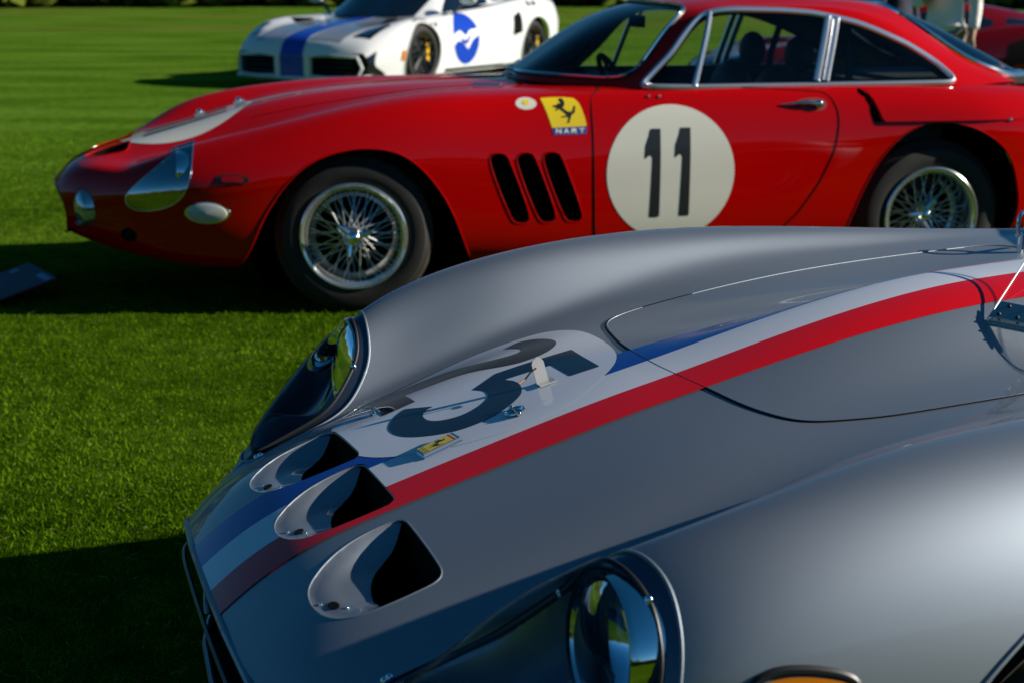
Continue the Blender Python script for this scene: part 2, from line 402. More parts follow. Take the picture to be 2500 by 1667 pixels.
def make_wheel(parent, c, side, R, W, rim_r, wire=True, dish=.07, yaw=0, hub_out=.0, well=True, rim_m=None, spin=0):
    """wheel with its outside towards side*y; thing > wheel > tyre, rim, spokes, hub"""
    e = bpy.data.objects.new('wheel', None); e.location = c; e.rotation_euler = (0, 0, yaw); e.empty_display_size = .1; link(e, parent)
    ax = (0, side, 0); h = W / 2; k = R - rim_r
    prof = [(rim_r - .012, h - .012), (rim_r + .01, h - .004), (rim_r + k * .35, h + .004), (rim_r + k * .68, h - .006), (R - .030, h - .018), (R - .010, h - .030)]
    prof2 = [(R - .010, h - .030), (R - .002, h - .045)]
    nt = 5
    for q in range(nt):       # tread ribs
        a = (h - .045) - q * (2 * h - .09) / nt; b = (h - .045) - (q + 1) * (2 * h - .09) / nt; g = (a - b) * .16
        prof2 += [(R, a - g * .3), (R, b + g), (R - .008, b + g), (R - .008, b)]
    prof2 += [(R - .012, -h + .03)]
    mb = MB(); mb.lathe(prof, (0, 0, 0), ax, 72); mb.lathe([(r, -t) for r, t in prof], (0, 0, 0), ax, 72); t = mb.build('tyre', RUBBER, e)
    mb = MB(); mb.lathe(prof2, (0, 0, 0), ax, 72); mb.build('tread', TREAD, e)
    m = rim_m or mat('polished_rim', (.74, .74, .72), .16, .9)
    rp = [(rim_r - .014, h - .020), (rim_r, h - .006), (rim_r + .002, h + .004), (rim_r - .004, h + .008), (rim_r - .012, h + .003), (rim_r - .016, h - .004), (rim_r - .026, h - .006),
          (rim_r - .030, h - .016), (rim_r - .034, h - dish * .8), (rim_r - .045, h - dish), (rim_r - .06, h - dish - .01), (rim_r - .062, -h * .6), (rim_r - .03, -h)]
    mb = MB(); mb.lathe(rp, (0, 0, 0), ax, 72); mb.build('rim', m, e)
    hubd = h - dish + .035 + hub_out
    if wire:
        mb = MB(); ns = 17
        for q in range(ns * 3):
            a = 2 * pi * q / (ns * 3) + .01; kind = q % 3; off = (.62, -.62, .30 * (1 if (q // 3) % 2 else -1))[kind]
            r0 = (.032, .032, .045)[kind]; t0 = hubd - (.0, .004, .07)[kind]; r1 = rim_r - (.036, .036, .055)[kind]; t1 = (h - dish * .75, h - dish * .9, -h * .2)[kind]
            p0 = np.array([r0 * cos(a + off * 1.6), side * t0, r0 * sin(a + off * 1.6)]); p1 = np.array([r1 * cos(a), side * t1, r1 * sin(a)])
            mb.tube([p0, p0 * .5 + p1 * .5, p1], .0026, 5)
            mb.sphere(p1 * .97 + p0 * .03, .0042, 3)
        o = mb.build('spokes', WIRE, e); o['kind'] = 'stuff'
        mb = MB(); mb.lathe([(.0, -h * .8), (.055, -h * .8), (.052, h - dish - .03), (.038, hubd - .02), (.036, hubd), (.0, hubd)], (0, 0, 0), ax, 32)
        mb.build('hub', STEEL, e)
        mb = MB(); mb.lathe([(.040, hubd - .01), (.042, hubd + .006), (.034, hubd + .014), (.030, hubd + .030), (.022, hubd + .040), (.010, hubd + .045), (0, hubd + .046)], (0, 0, 0), ax, 32)
        for q in range(3):
            a = spin + 2 * pi * q / 3; d = np.array([cos(a), 0, sin(a)]); tt = np.array([-sin(a), 0, cos(a)]); y = np.array([0, side, 0.])
            P = [d * .026 + y * (hubd + .012), d * .05 + y * (hubd + .020), d * .082 + y * (hubd + .030)]
            mb.tube(P, [.020, .017, .010], 8)
        mb.build('knock_off_nut', CHROME, e)
        mb = MB(); mb.lathe([(0, -h * .5), (rim_r - .055, -h * .5), (rim_r - .055, -h * .55)], (0, 0, 0), ax, 40); mb.build('brake_disc', DARK, e)
    return e
def well_shell(parent, u, z, v0, v1, R):
    """dark half-open drum inside the arch"""
    mb = MB(); s = 1 if v1 > v0 else -1
    mb.lathe([(R, 0), (R, abs(v1 - v0)), (0, abs(v1 - v0))], (u, v0, z), (0, s, 0), 60); mb.F = [f for f in mb.F if min(mb.V[i][2] for i in f) > .19 or sum(np.hypot(mb.V[i][0] - u, mb.V[i][2] - z) > R * .9 for i in f) < 3 and min(mb.V[i][2] for i in f) > -.3]; return mb.build('wheel_well', DARK, parent, smooth=False)

# ------------------------------------------------------------------ ground
def grass_mat(name, blades=False):
    m = bpy.data.materials.new(name); m.use_nodes = True; nt = m.node_tree; b = nt.nodes['Principled BSDF']; b.inputs['Roughness'].default_value = .75; b.inputs['Specular IOR Level'].default_value = .0
    g = nt.nodes.new('ShaderNodeNewGeometry')
    def noise(sc, det=5, stretch=None):
        n = nt.nodes.new('ShaderNodeTexNoise'); n.inputs['Scale'].default_value = sc; n.inputs['Detail'].default_value = det
        if stretch:
            mp = nt.nodes.new('ShaderNodeMapping'); mp.inputs['Scale'].default_value = stretch; nt.links.new(g.outputs['Position'], mp.inputs['Vector']); nt.links.new(mp.outputs[0], n.inputs['Vector'])
        else: nt.links.new(g.outputs['Position'], n.inputs['Vector'])
        return n.outputs['Fac']
    def ramp(fac, stops):
        r = nt.nodes.new('ShaderNodeValToRGB'); e = r.color_ramp.elements
        e[0].position, e[0].color = stops[0][0], (*stops[0][1], 1); e[1].position, e[1].color = stops[-1][0], (*stops[-1][1], 1)
        for p, c in stops[1:-1]: x = e.new(p); x.color = (*c, 1)
        nt.links.new(fac, r.inputs[0]); return r.outputs[0]
    def mix(f, a, bb, mode='MIX'):
        x = nt.nodes.new('ShaderNodeMix'); x.data_type = 'RGBA'; x.blend_type = mode
        if isinstance(f, float): x.inputs['Factor'].default_value = f
        else: nt.links.new(f, x.inputs['Factor'])
        for s_, v in (('A', a), ('B', bb)):
            if isinstance(v, tuple): x.inputs[s_].default_value = (*v, 1)
            else: nt.links.new(v, x.inputs[s_])
        return x.outputs['Result']
    k = 1.45 if blades else 1.0
    k *= .9
    fine = ramp(noise(160, 3), [(.28, (.018 * k, .046 * k, .001)), (.5, (.048 * k, .108 * k, .003)), (.66, (.085 * k, .155 * k, .006)), (.80, (.17 * k, .19 * k, .035))])
    mid = ramp(noise(9, 5), [(.32, (.62, .66, .55)), (.7, (1.25, 1.2, 1.1))])
    big = ramp(noise(.55, 4, (.5, 1.6, 1)), [(.3, (.55, .60, .5)), (.5, (1, 1, 1)), (.70, (1.45, 1.3, 1.9))])
    c = mix(1.0, fine, mid, 'MULTIPLY'); c = mix(1.0, c, (1.08, 1.06, 1.25), 'MULTIPLY'); c = mix(1.0, c, big, 'MULTIPLY')
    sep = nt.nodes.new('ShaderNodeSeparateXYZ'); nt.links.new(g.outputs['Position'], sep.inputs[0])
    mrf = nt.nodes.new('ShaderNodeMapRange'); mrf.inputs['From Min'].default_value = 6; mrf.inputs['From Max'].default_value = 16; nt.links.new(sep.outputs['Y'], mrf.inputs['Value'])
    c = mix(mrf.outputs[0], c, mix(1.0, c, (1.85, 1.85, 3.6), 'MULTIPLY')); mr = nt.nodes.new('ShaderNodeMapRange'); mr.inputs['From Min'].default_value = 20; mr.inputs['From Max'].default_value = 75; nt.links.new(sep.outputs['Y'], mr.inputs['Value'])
    dry = ramp(noise(.16, 5, (.35, 1, 1)), [(.50, (0, 0, 0)), (.66, (1, 1, 1))])
    f2 = nt.nodes.new('ShaderNodeMath'); f2.operation = 'MULTIPLY'; nt.links.new(mr.outputs[0], f2.inputs[0]); nt.links.new(dry, f2.inputs[1])
    c = mix(f2.outputs[0], c, (.16, .13, .035)); nt.links.new(c, b.inputs['Base Color'])
    if not blades:
        bp = nt.nodes.new('ShaderNodeBump'); bp.inputs['Strength'].default_value = .9; bp.inputs['Distance'].default_value = .02
        nt.links.new(noise(120, 4), bp.inputs['Height']); nt.links.new(bp.outputs[0], b.inputs['Normal'])
    else: b.inputs['Subsurface Weight'].default_value = 0
    return m
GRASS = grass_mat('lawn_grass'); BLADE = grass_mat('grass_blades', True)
def ground():
    n = 90; xs = np.sign(np.linspace(-1, 1, n)) * np.abs(np.linspace(-1, 1, n)) ** 3 * 900; V = []; F = []
    for y in xs:
        for x in xs: V.append((x, y + 20, 0))
    for i in range(n - 1):
        for j in range(n - 1): F.append((i * n + j, i * n + j + 1, (i + 1) * n + j + 1, (i + 1) * n + j))
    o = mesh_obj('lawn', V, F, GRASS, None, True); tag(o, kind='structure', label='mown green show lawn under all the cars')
    # blades where the lawn is near enough to show them
    N = 520000; x = rng.uniform(-5.5, 3.6, N * 2); y = rng.uniform(2.3, 15.5, N * 2)
    keep = (rng.uniform(0, 1, N * 2) < np.clip(3.2 / y, 0, 1) ** 1.3 * np.clip((15.5 - y) / 8, 0, 1)) & (np.abs(x) < .48 * y + .6); x = x[keep]; y = y[keep]; k = len(x)
    h = rng.uniform(.007, .017, k) * (1 + .25 * np.sin(x * 3.1 + y * 1.7)); a = rng.uniform(0, 2 * pi, k); w = rng.uniform(.0011, .0022, k) * (1 + y * .12); ln = rng.normal(0, .6, (k, 2)) * h[:, None]
    Vb = np.zeros((k, 3, 3)); Vb[:, 0] = np.stack([x - w * np.cos(a), y - w * np.sin(a), 0 * x - .002], 1); Vb[:, 1] = np.stack([x + w * np.cos(a), y + w * np.sin(a), 0 * x - .002], 1)
    Vb[:, 2] = np.stack([x + ln[:, 0], y + ln[:, 1], h], 1)
    me = bpy.data.meshes.new('grass_blades'); me.vertices.add(3 * k); me.vertices.foreach_set('co', Vb.ravel()); me.loops.add(3 * k); me.loops.foreach_set('vertex_index', np.arange(3 * k))
    me.polygons.add(k); me.polygons.foreach_set('loop_start', np.arange(k) * 3); me.polygons.foreach_set('loop_total', np.full(k, 3)); me.update(calc_edges=True); me.materials.append(BLADE)
    o = bpy.data.objects.new('grass', me); link(o); tag(o, 'short mown grass blades around the parked cars', 'grass', kind='stuff')
ground()
def clippings():
    N = 9000; x = rng.uniform(-4.5, 2.6, N); y = 2.6 + 9 * rng.uniform(0, 1, N) ** 1.5; a = rng.uniform(0, pi, N); l = rng.uniform(.006, .016, N) * (1 + y * .05); w = .0012 * (1 + y * .15); z = rng.uniform(.008, .016, N)
    V = np.stack([np.stack([x - l * np.cos(a), y - l * np.sin(a), z], 1), np.stack([x + w * np.sin(a), y - w * np.cos(a), z + .002], 1), np.stack([x + l * np.cos(a), y + l * np.sin(a), z + rng.uniform(0, .006, N)], 1)], 1).reshape(-1, 3)
    o = mesh_obj('grass_clippings', V, np.arange(3 * N).reshape(-1, 3), mat('dry_clippings', (.20, .19, .06), .8, 0, 0, .1, noise=(3, .5)), None, False); tag(o, 'pale dry clippings lying in the mown lawn', 'clippings', kind='stuff')
clippings()
def hedge_belt():
    """clipped hedge and trees all round the lawn, with leafy surface"""
    m = mat('hedge_foliage', (.10, .13, .015), .9, 0, 0, .1, noise=(1.6, .75))
    N = 90000; th = rng.uniform(0, 2 * pi, N); R0 = 76
    x = np.sin(th); y = np.cos(th)
    top = 8 + 3 * np.sin(th * 23) * np.sin(th * 7 + 1) + 3.0 * np.sin(th * 3 + 4.1)
    z = rng.uniform(0, 1, N) ** .9 * top; r = R0 + rng.normal(0, 1.0, N) + .9 * np.sin(th * 61) + 1.0 * (z / top) ** 2 * 2
    C = np.stack([x * r, 4 + y * r, z], 1); s = rng.uniform(.25, .75, N)[:, None]
    a = rng.normal(0, 1, (N, 3)); a /= np.linalg.norm(a, axis=1, keepdims=True); b = np.cross(a, rng.normal(0, 1, (N, 3))); b /= np.linalg.norm(b, axis=1, keepdims=True)
    V = np.stack([C - a * s, C + b * s, C + a * s, C - b * s], 1).reshape(-1, 3); V[:, 2] = np.abs(V[:, 2])
    F = np.arange(4 * N).reshape(-1, 4)
    me = bpy.data.meshes.new('hedge'); me.from_pydata(V.tolist(), [], F.tolist()); me.materials.append(m); me.update()
    o = bpy.data.objects.new('hedge', me); link(o); tag(o, 'long dark green hedge with trunks at the far edge of the lawn', 'hedge', kind='stuff')
    k = 240; Vc = []; Fc = []        # dark body behind the leaves
    for i in range(k):
        q = 2 * pi * i / k
        for zz in (0, 7.0): Vc.append((sin(q) * 79.5, 4 + cos(q) * 79.5, zz))
    for i in range(k): j = (i + 1) % k; Fc.append((2 * i, 2 * j, 2 * j + 1, 2 * i + 1))
    o2 = mesh_obj('hedge_core', Vc, Fc, mat('hedge_shade', (.010, .016, .004), .9, 0, 0, .1), None); tag(o2, kind='stuff', label='shaded inner mass of the hedge round the lawn'); o2.parent = o
hedge_belt()
def decal(full, poly, name, m, root, off, side=True, sgn=-1):
    sp = sdf_poly(poly); A = np.array(poly); ax = [0, 2] if side else [0, 1]; ex = (full.V[:, 1] * sgn > .3) if side else (full.V[:, 2] > .45)
    size = (A.max(0) - A.min(0)).max(); loc = full.near(A.min(0), A.max(0), ax, ex).subdiv(1 if size > .5 else 2 if size > .12 else 3)
    _, p, _ = loc.clip(lambda u, v, z: sp(u, z) if side else sp(u, v))
    if p.F: return p.shift(off).obj(name, m, root)
#==SILVER
def silver_car():
    TH = radians(20.45); ROLL = radians(1.4)
    root = thing('silver_race_car', 'silver race car with tricolour stripe and number 25 on its bonnet, nearest in the picture', 'car', (-.085, 2.121, 0), TH)
    root.rotation_euler = (ROLL, 0, TH)
    B = silver_body()
    # nose scoops -----------------------------------------------------------------
    sc3 = [(-.134, -.150), (-.128, -.312), (-.140, -.322), (-.180, -.323), (-.215, -.321), (-.250, -.314), (-.275, -.298), (-.290, -.272), (-.296, -.238), (-.291, -.207), (-.275, -.185), (-.244, -.160), (-.200, -.143), (-.160, -.139), (-.142, -.141)]
    def dshape(dv): 
        P = np.array(sc3) + (0, dv); a = P[2:-1]; a = smooth_poly(a, 60, closed=False); return [tuple(P[0]), tuple(P[1])] + [tuple(q) for q in a] + [tuple(P[-1])]
    hole = [(-.12, -.135), (-.150, -.160), (-.175, -.180), (-.196, -.206), (-.211, -.24), (-.217, -.275), (-.217, -.30), (-.213, -.335), (-.12, -.36)]
    for k, dv in enumerate((0, .232, .438)):
        out = sdf_poly(dshape(dv)); f = lambda u, v, z: np.where(z > .45, out(u, v), 1)
        B, piece, ch = B.clip(f)
        outf = sdf_poly([(p[0] if p[0] < -.15 else .3, p[1]) for p in dshape(dv)])
        hp = sdf_poly([(p[0], p[1] + dv) for p in smooth_poly(hole, 60)])
        d = -out(piece.V[:, 0], piece.V[:, 1]); d2 = np.clip((piece.V[:, 0] + .30) / .17, 0, 1)
        sd_side = np.minimum(-outf(piece.V[:, 0], piece.V[:, 1]), .2)
        depth = .050 * sstep(sd_side / .05) * d2 ** 1.3 + .004 * sstep(sd_side / .006)
        piece = Surf(piece.V - np.stack([0 * depth, 0 * depth, depth], 1), piece.N, piece.F).renormal()
        floor, blk, hch = piece.clip(lambda u, v, z: hp(u, v))
        floor.obj('scoop_ramp', SILVER, root)
        trim(ch[0], .0015, 'scoop_rim', SILVER, root, off=-.0005, step=.006)
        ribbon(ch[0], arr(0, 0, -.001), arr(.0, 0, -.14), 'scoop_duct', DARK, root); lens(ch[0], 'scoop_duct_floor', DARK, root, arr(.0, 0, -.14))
        cv = -.262 + dv
        for q, (du, dvv) in enumerate(((-.268, .0), (-.281, .014), (-.256, -.016))):
            i = np.argmin((floor.V[:, 0] - du) ** 2 + (floor.V[:, 1] - cv - dvv) ** 2); p = floor.V[i]; n = floor.N[i] * (1 if floor.N[i][2] > 0 else -1)
            mb = MB()
            if q == 0:
                R_ = basis(n); mb.lathe([(0, .0012), (.0075, .0012), (.0078, 0)], (0, 0, 0), (0, 0, 1), 20); mb.V = [tuple(p + R_ @ (np.array(v) * (1.35, .9, 1))) for v in mb.V]; mb.build('keyhole', DARK, root)
            else: mb.sphere(p + n * .0005, .0026, 6); mb.build('rivet', CHROME, root)
    # headlights ------------------------------------------------------------------
    ring = [(-.011, .514), (-.004, .545), (.010, .60), (.026, .66), (.026, .69), (.021, .712), (.0, .735), (-.06, .73), (-.14, .675), (-.215, .585), (-.258, .50), (-.268, .448), (-.246, .428), (-.205, .430), (-.152, .436), (-.103, .446), (-.064, .466), (-.033, .489)]
    for s in (-1, 1):
        near_ring = ring if s < 0 else [(min(a, (-.002, .004, .008, .008)[i - 2] if 2 <= i <= 5 else a), b) for i, (a, b) in enumerate(ring)]
        pl = smooth_poly([(a, b * s) for a, b in near_ring], 140); sd_ = sdf_poly(pl)
        f = lambda u, v, z: np.where(z > .40, sd_(u, v), 1)
        B, piece, ch = B.clip(f); label = None
        band, cover, ch2 = piece.clip(lambda u, v, z: sd_(u, v) + .022)
        band.shift(-.003).obj('headlight_flange', SKYTINT_METAL, root)
        cv_o = cover.shift(.003); cv_o.obj('headlight_cover', PERSPEX, root)
        trim(ch[0], .0028, 'headlight_rim', SILVER, root, off=-.001, step=.008); trim(ch2[0], .0035, 'headlight_seal', BLKRUB, root, off=0, step=.008)
        d = -sd_(cover.V[:, 0], cover.V[:, 1]) - .022; dep = .15 * sstep(d / .028); rw = sstep((cover.V[:, 0] + .13) / .09)
        bk = Surf(cover.V + np.stack([dep * .55 * rw, 0 * dep, -dep * (1 - .25 * rw)], 1), cover.N, cover.F).renormal()
        bk.obj('headlight_bucket', mat('bucket_silver', (.30, .36, .42), .32, .7), root)
        lc = np.array([-.030, .612 * s, .640]); ax = np.array([-1, -.12 * 0, .10]); ax /= np.linalg.norm(ax)
        mb = MB(); mb.lathe([(.092, -.05), (.094, 0), (.090, .008), (.083, .006), (.081, .0)], lc, ax, 48); mb.build('lamp_rim', CHROME, root)
        ln = MB(); ln.lathe([(0, .020), (.03, .0185), (.055, .013), (.072, .006), (.082, -.001)], lc, ax, 40)
        ln.build('lamp_lens', clear_mat('lamp_lens_glass', (.80, .90, .97), .0, 1, 1.3), root)
        rf = MB(); rf.lathe([(.0815 * q, -.062 * (1 - q * q)) for q in np.linspace(1, .001, 16)], lc, ax, 48); rf.build('lamp_reflector', CHROME, root)
        mb = MB()
        for (a, b) in ((-.252, .372), (-.236, .395), (-.045, .515), (-.20, .60), (-.09, .69), (.0, .66)):
            q = np.argmin((band.V[:, 0] - a) ** 2 + (band.V[:, 1] - b * s) ** 2); mb.sphere(band.V[q] + band.N[q] * .002, .006, 6)
        o = mb.build('cover_screws', CHROME, root); o['kind'] = 'stuff'
    # wheel arches ----------------------------------------------------------------
    for s in (-1, 1):
        for ua, za, ra in ((.668, .33, .428), (3.02, .34, .40)):
            f = lambda u, v, z: np.where((v * s > .45) & (z < .785), np.sqrt((u - ua) ** 2 + (z - za) ** 2) - ra, 1)
            B, piece, ch = B.clip(f)
            if ch: ribbon(ch[0], arr(0, 0, 0), arr(0, -s * .03, 0), 'arch_flange', SILVER, root); trim(ch[0], .004, 'arch_edge', SILVER, root, step=.015)
            well_shell(root, ua, za, s * .755, s * .40, ra + .004)
            make_wheel(root, (ua, s * .69, .325), s, .325, .17 if ua < 1 else .19, .215, wire=(ua < 1), dish=.06, rim_m=STEEL)
    # seams, decals ---------------------------------------------------------------
    lid = [(.347, .025), (.353, -.04), (.360, -.08), (.382, -.185), (.407, -.248), (.436, -.286), (.491, -.313), (.551, -.333), (.651, -.351), (.76, -.363), (1.05, -.372), (1.32, -.372), (1.36, -.34), (1.36, -.2), (1.36, .2), (1.36, .38),
           (1.32, .418), (1.24, .425), (1.02, .421), (.81, .411), (.66, .401), (.52, .393), (.465, .388), (.42, .374), (.397, .345), (.378, .28), (.359, .19), (.350, .11)]
    lp = smooth_poly(lid, 260); sl = sdf_poly(lp); top = lambda fn: (lambda u, v, z: np.where(z > .45, fn(u, v), 1))
    hatch = [(.101, .074), (.088, .054), (.087, .026), (.100, -.006), (.157, -.037), (.222, -.050), (.250, -.048), (.258, -.030), (.260, .03), (.259, .094), (.243, .108), (.194, .108), (.135, .096)]
    hp = sdf_poly(smooth_poly(hatch, 120))
    full = B
    rest, lidp, lch = B.clip(top(sl)); rest, hatp, hch = rest.clip(top(hp))
    rest.obj('body', SILVER, root); lidp.shift(.0012).obj('bonnet_lid', SILVER, root); hatp.shift(.0008).obj('filler_hatch', SILVER, root)
    trim(lch[0], .0016, 'lid_gap', DARK, root, off=.0007, step=.01, sides=6); trim((lch[0][0] + lch[0][1] * 0 + arr(.0035, 0, 0), lch[0][1], lch[0][2]), .0011, 'lid_edge', SILVER, root, off=.0016, step=.01, sides=6)
    trim(hch[0], .0010, 'hatch_gap', DARK, root, off=.0009, step=.006, sides=6)
    def stripe(name, v0, v1, m, vend=None):
        f = lambda u, v, z: np.where((u < 3.5) & (z > .46), np.abs(v - (v0 + v1) / 2) - (v1 - v0) / 2, 1)
        _, p, _ = full.clip(f); p.shift(.0019).obj(name, m, root)
    stripe('blue_stripe', .058, .142, S_BLUE); stripe('white_stripe', -.030, .058, S_WHITE); stripe('red_stripe', -.108, -.030, S_RED)
    rpl = smooth_poly([(.350, .30), (.340, .37), (.305, .412), (.254, .428), (.202, .436), (.135, .440), (.065, .436), (.0, .424), (-.07, .39), (-.122, .33), (-.146, .25), (-.147, .18), (-.13, .115), (-.10, .072), (-.055, .036), (.0, .008), (.06, -.010), (.12, -.016), (.19, .002), (.25, .042), (.305, .098), (.338, .18)], 120)
    decal(full, rpl, 'number_roundel', S_WHITE, root, .0025, False)
    def seg(*parts):
        r = []
        for kind, pts in parts: r += [tuple(q) for q in (smooth_poly(pts, 8 * len(pts), False) if kind else np.array(pts))]
        return r
    five = seg((0, [(.149, .252), (.287, .243), (.281, .106), (.230, .110), (.231, .197), (.149, .208)]), (1, [(.157, .190), (.159, .165), (.154, .140), (.144, .115), (.124, .092), (.095, .071), (.055, .059), (.016, .064), (-.018, .084), (-.046, .112), (-.062, .144), (-.065, .178), (-.058, .203), (-.040, .231), (-.018, .249)]),
               (0, [(.022, .209)]), (1, [(.009, .206), (-.001, .195), (-.006, .178), (-.004, .155), (.007, .137), (.027, .125), (.053, .123), (.080, .135), (.098, .153), (.106, .176), (.105, .196), (.094, .217)]))
    two = seg((0, [(.220, .398)]), (1, [(.248, .410), (.269, .396), (.285, .364), (.290, .333), (.283, .304), (.260, .277), (.228, .263), (.192, .265), (.158, .284), (.133, .303), (.105, .318), (.070, .325), (.006, .335)]),
              (0, [(.006, .266), (-.054, .257), (-.052, .408)]), (1, [(-.020, .414), (.030, .420), (.072, .416), (.112, .396), (.144, .362), (.175, .336), (.205, .325), (.226, .330), (.232, .350), (.229, .376)]))
    two = [(a, min(b, .447)) for a, b in two]
    for nm, pl in (('number_five', five), ('number_two', two)):
        decal(full, pl, nm, BLACKP, root, .0031, False)
    pj = Proj(full)
    # bonnet fittings -------------------------------------------------------------
    P, N = pj.top(.186, .118); R_ = basis(N, (0, 1, 0)); 
    mb = MB(); x, y = R_[:, 0], R_[:, 1]
    mb.box(P + N * .005 + x * .004, (.030, .024, .0016), R_); W = []
    prof = [(-.009, 0), (.009, 0), (.009, .030), (.006, .036), (0, .039), (-.006, .036), (-.009, .030)]
    for t in (-.0012, .0012): W += [P + N * (.005 + b * 1.15) + x * a * 1.2 + y * (t + .006) for a, b in prof]
    k = len(prof); mb.add(W, [tuple(range(k))[::-1], tuple(range(k, 2 * k))] + [(i, (i + 1) % k, k + (i + 1) % k, k + i) for i in range(k)]); mb.build('bonnet_pin_bracket', PALEMETAL, root, smooth=False)
    mb = MB(); mb.tube([P + N * .034 - y * .0 - x * .006, P + N * .030 - x * .018, P + N * .020 - x * .028 + y * .006, P + N * .018 - x * .042], .0015, 6); mb.build('bonnet_pin', mat('copper_wire', (.45, .22, .10), .35, 1), root)
    P, N = pj.top(.107, .043); R_ = basis(N, (0, 1, 0)); x, y = R_[:, 0], R_[:, 1]
    mb = MB(); a = np.linspace(0, 2 * pi, 28, endpoint=False); mb.tube([P + N * .006 + x * .016 * cos(q) + y * .013 * sin(q) for q in a], .0022, 8, True); mb.tube([P + N * .003 + x * .013 * cos(q) + y * .011 * sin(q) for q in a], .0016, 8, True)
    mb.tube([P + N * .004 - y * .019, P + N * .007, P + N * .004 + y * .019], .0026, 8); mb.sphere(P + N * .006 - y * .018, .0045, 6); mb.sphere(P + N * .006 + y * .018, .0045, 6); mb.build('ring_latch', CHROME, root)
    # latch at the far front of the roundel
    P, N = pj.top(-.058, .290); R_ = basis(N, (0, 1, 0)); mb = MB(); mb.box(P + N * .003, (.016, .022, .006), R_); mb.tube([P + N * .008 - R_[:, 1] * .012, P + N * .011, P + N * .008 + R_[:, 1] * .012], .004, 8); mb.build('bonnet_catch', CHROME, root)
    # badge: yellow enamel with black horse, tricolour end and chrome frame
    P, N = pj.top(-.026, .028); P = P + N * .008; R_ = basis(N, (0, 1, 0))
    cxy = np.array([pj.top(-.060, .025)[0], pj.top(.008, .035)[0]]); x = cxy[1] - cxy[0]; x /= np.linalg.norm(x); x -= N * (x @ N); x /= np.linalg.norm(x); y = np.cross(N, x); R_ = np.stack([x, y, N], 1)
    L_, W_ = .066, .030
    mb = MB(); mb.box(P - N * .002, (L_, W_, .008), R_); mb.box(P - N * .0055, (L_ + .003, W_ + .003, .003), R_); mb.build('nose_badge', CHROME, root, smooth=False)
    bd = root.children[-1]
    def flat(name, pts, m, h): 
        V = [P + N * h + x * a + y * b for a, b in pts]; return mesh_obj(name, V, [tuple(range(len(V)))], m, bd, smooth=False)
    flat('badge_enamel', [(-.0315, -.0135), (.022, -.0135), (.022, .0135), (-.0315, .0135)], YELLOW, .0024)
    for q, (mm, nm) in enumerate(((S_RED, 'badge_red_bar'), (S_WHITE, 'badge_white_bar'), (mat('badge_green', (.02, .2, .05), .4), 'badge_green_bar'))):
        flat(nm, [(.0226 + q * .003, -.0135), (.0252 + q * .003, -.0135), (.0252 + q * .003, .0135), (.0226 + q * .003, .0135)], mm, .0024)
    flat('badge_dark_bar', [(-.0235, -.0135), (-.0225, -.0135), (-.0225, .0135), (-.0235, .0135)], BLACKP, .0028)
    hs = np.array(HORSE); hs = (hs - (hs.max(0) + hs.min(0)) / 2) / .1
    V = [P + N * .003 + x * (h[1] * .030 - .001) + y * (-h[0] * .024) for h in hs]; tri_fill('badge_horse', V, BLACKP, bd)
    for q in range(3): flat('badge_letter', [(-.0305 + .0, -.011 + q * .008), (-.0255, -.011 + q * .008), (-.0255, -.0085 + q * .008), (-.0305, -.0085 + q * .008)], BLACKP, .0028)
    # chrome clip and clear deflector at the right
    P, N = pj.top(1.335, .352); a = np.linspace(-.35 * pi, 1.35 * pi, 24); c0 = P + arr(0, 0, .062)
    mb = MB(); mb.tube([c0 + arr(.004 * cos(q), .0, 0) * 0 + arr(.016 * cos(q), .006 * cos(q), .024 * sin(q)) for q in a], .0040, 8)
    mb.tube([P, P + arr(0, 0, .042)], .0062, 8); mb.tube([P + arr(-.012, 0, .038), P + arr(.07, .01, .036)], .0042, 8); mb.tube([P + arr(.01, 0, .0), P + arr(.012, .002, .042)], .004, 8); mb.build('bonnet_clip', CHROME, root)
    Pa, Na = pj.top(.856, -.150); Pb, Nb = pj.top(1.10, -.02)
    A0 = Pa + arr(0, 0, .006); A1 = A0 + arr(.27, .16, .15) * .96
    B0 = pj.top(1.02, -.52)[0] + arr(0, 0, .006) if pj.top(1.02, -.52) else A0 + arr(.2, -.4, 0); B1 = B0 + arr(.25, .02, .16)
    V = [A0, A1, B1, B0]; n = np.cross(A1 - A0, B0 - A0); n /= np.linalg.norm(n); V += [p + n * .003 for p in V]
    mesh_obj('wind_deflector', V, [(0, 1, 2, 3), (7, 6, 5, 4)], clear_mat('thin_perspex', (.985, .99, .995), 0, .8, None), root, smooth=False)
    mb = MB(); mb.tube([A0, A1], .0016, 6); mb.tube([A1, B1], .0010, 6); mb.tube([A0, B0], .0010, 6); mb.build('deflector_edge', mat('frosted_edge', (.75, .78, .8), .3, 0, 1), root)
    e1 = (B0 - A0) / np.linalg.norm(B0 - A0); e2 = (A1 - A0); e2 -= e1 * (e2 @ e1); e2 /= np.linalg.norm(e2); n = np.cross(e1, e2)
    n = n if n[2] > 0 else -n; R_ = np.stack([e1, e2, n], 1); mb = MB(); mb.box(A0 + e1 * .052 + e2 * .024 + n * .004, (.10, .042, .002), R_); mb.box(A0 + e1 * .052 + arr(0, 0, -.003), (.10, .02, .002), R_); mb.build('deflector_bracket', STEEL, root, smooth=False)
    for q in range(6):
        mb = MB(); mb.sphere(A0 + e1 * (.014 + .032 * (q % 3) + .006 * (q // 3)) + e2 * (.012 + .024 * (q // 3)) + n * .0045, .0038, 6); mb.build('bracket_rivet', INTERIOR, root)
    # amber side repeater
    rp = smooth_poly([(.078, .624), (.088, .647), (.113, .659), (.160, .658), (.200, .646), (.208, .634), (.188, .611), (.12, .604)], 60)
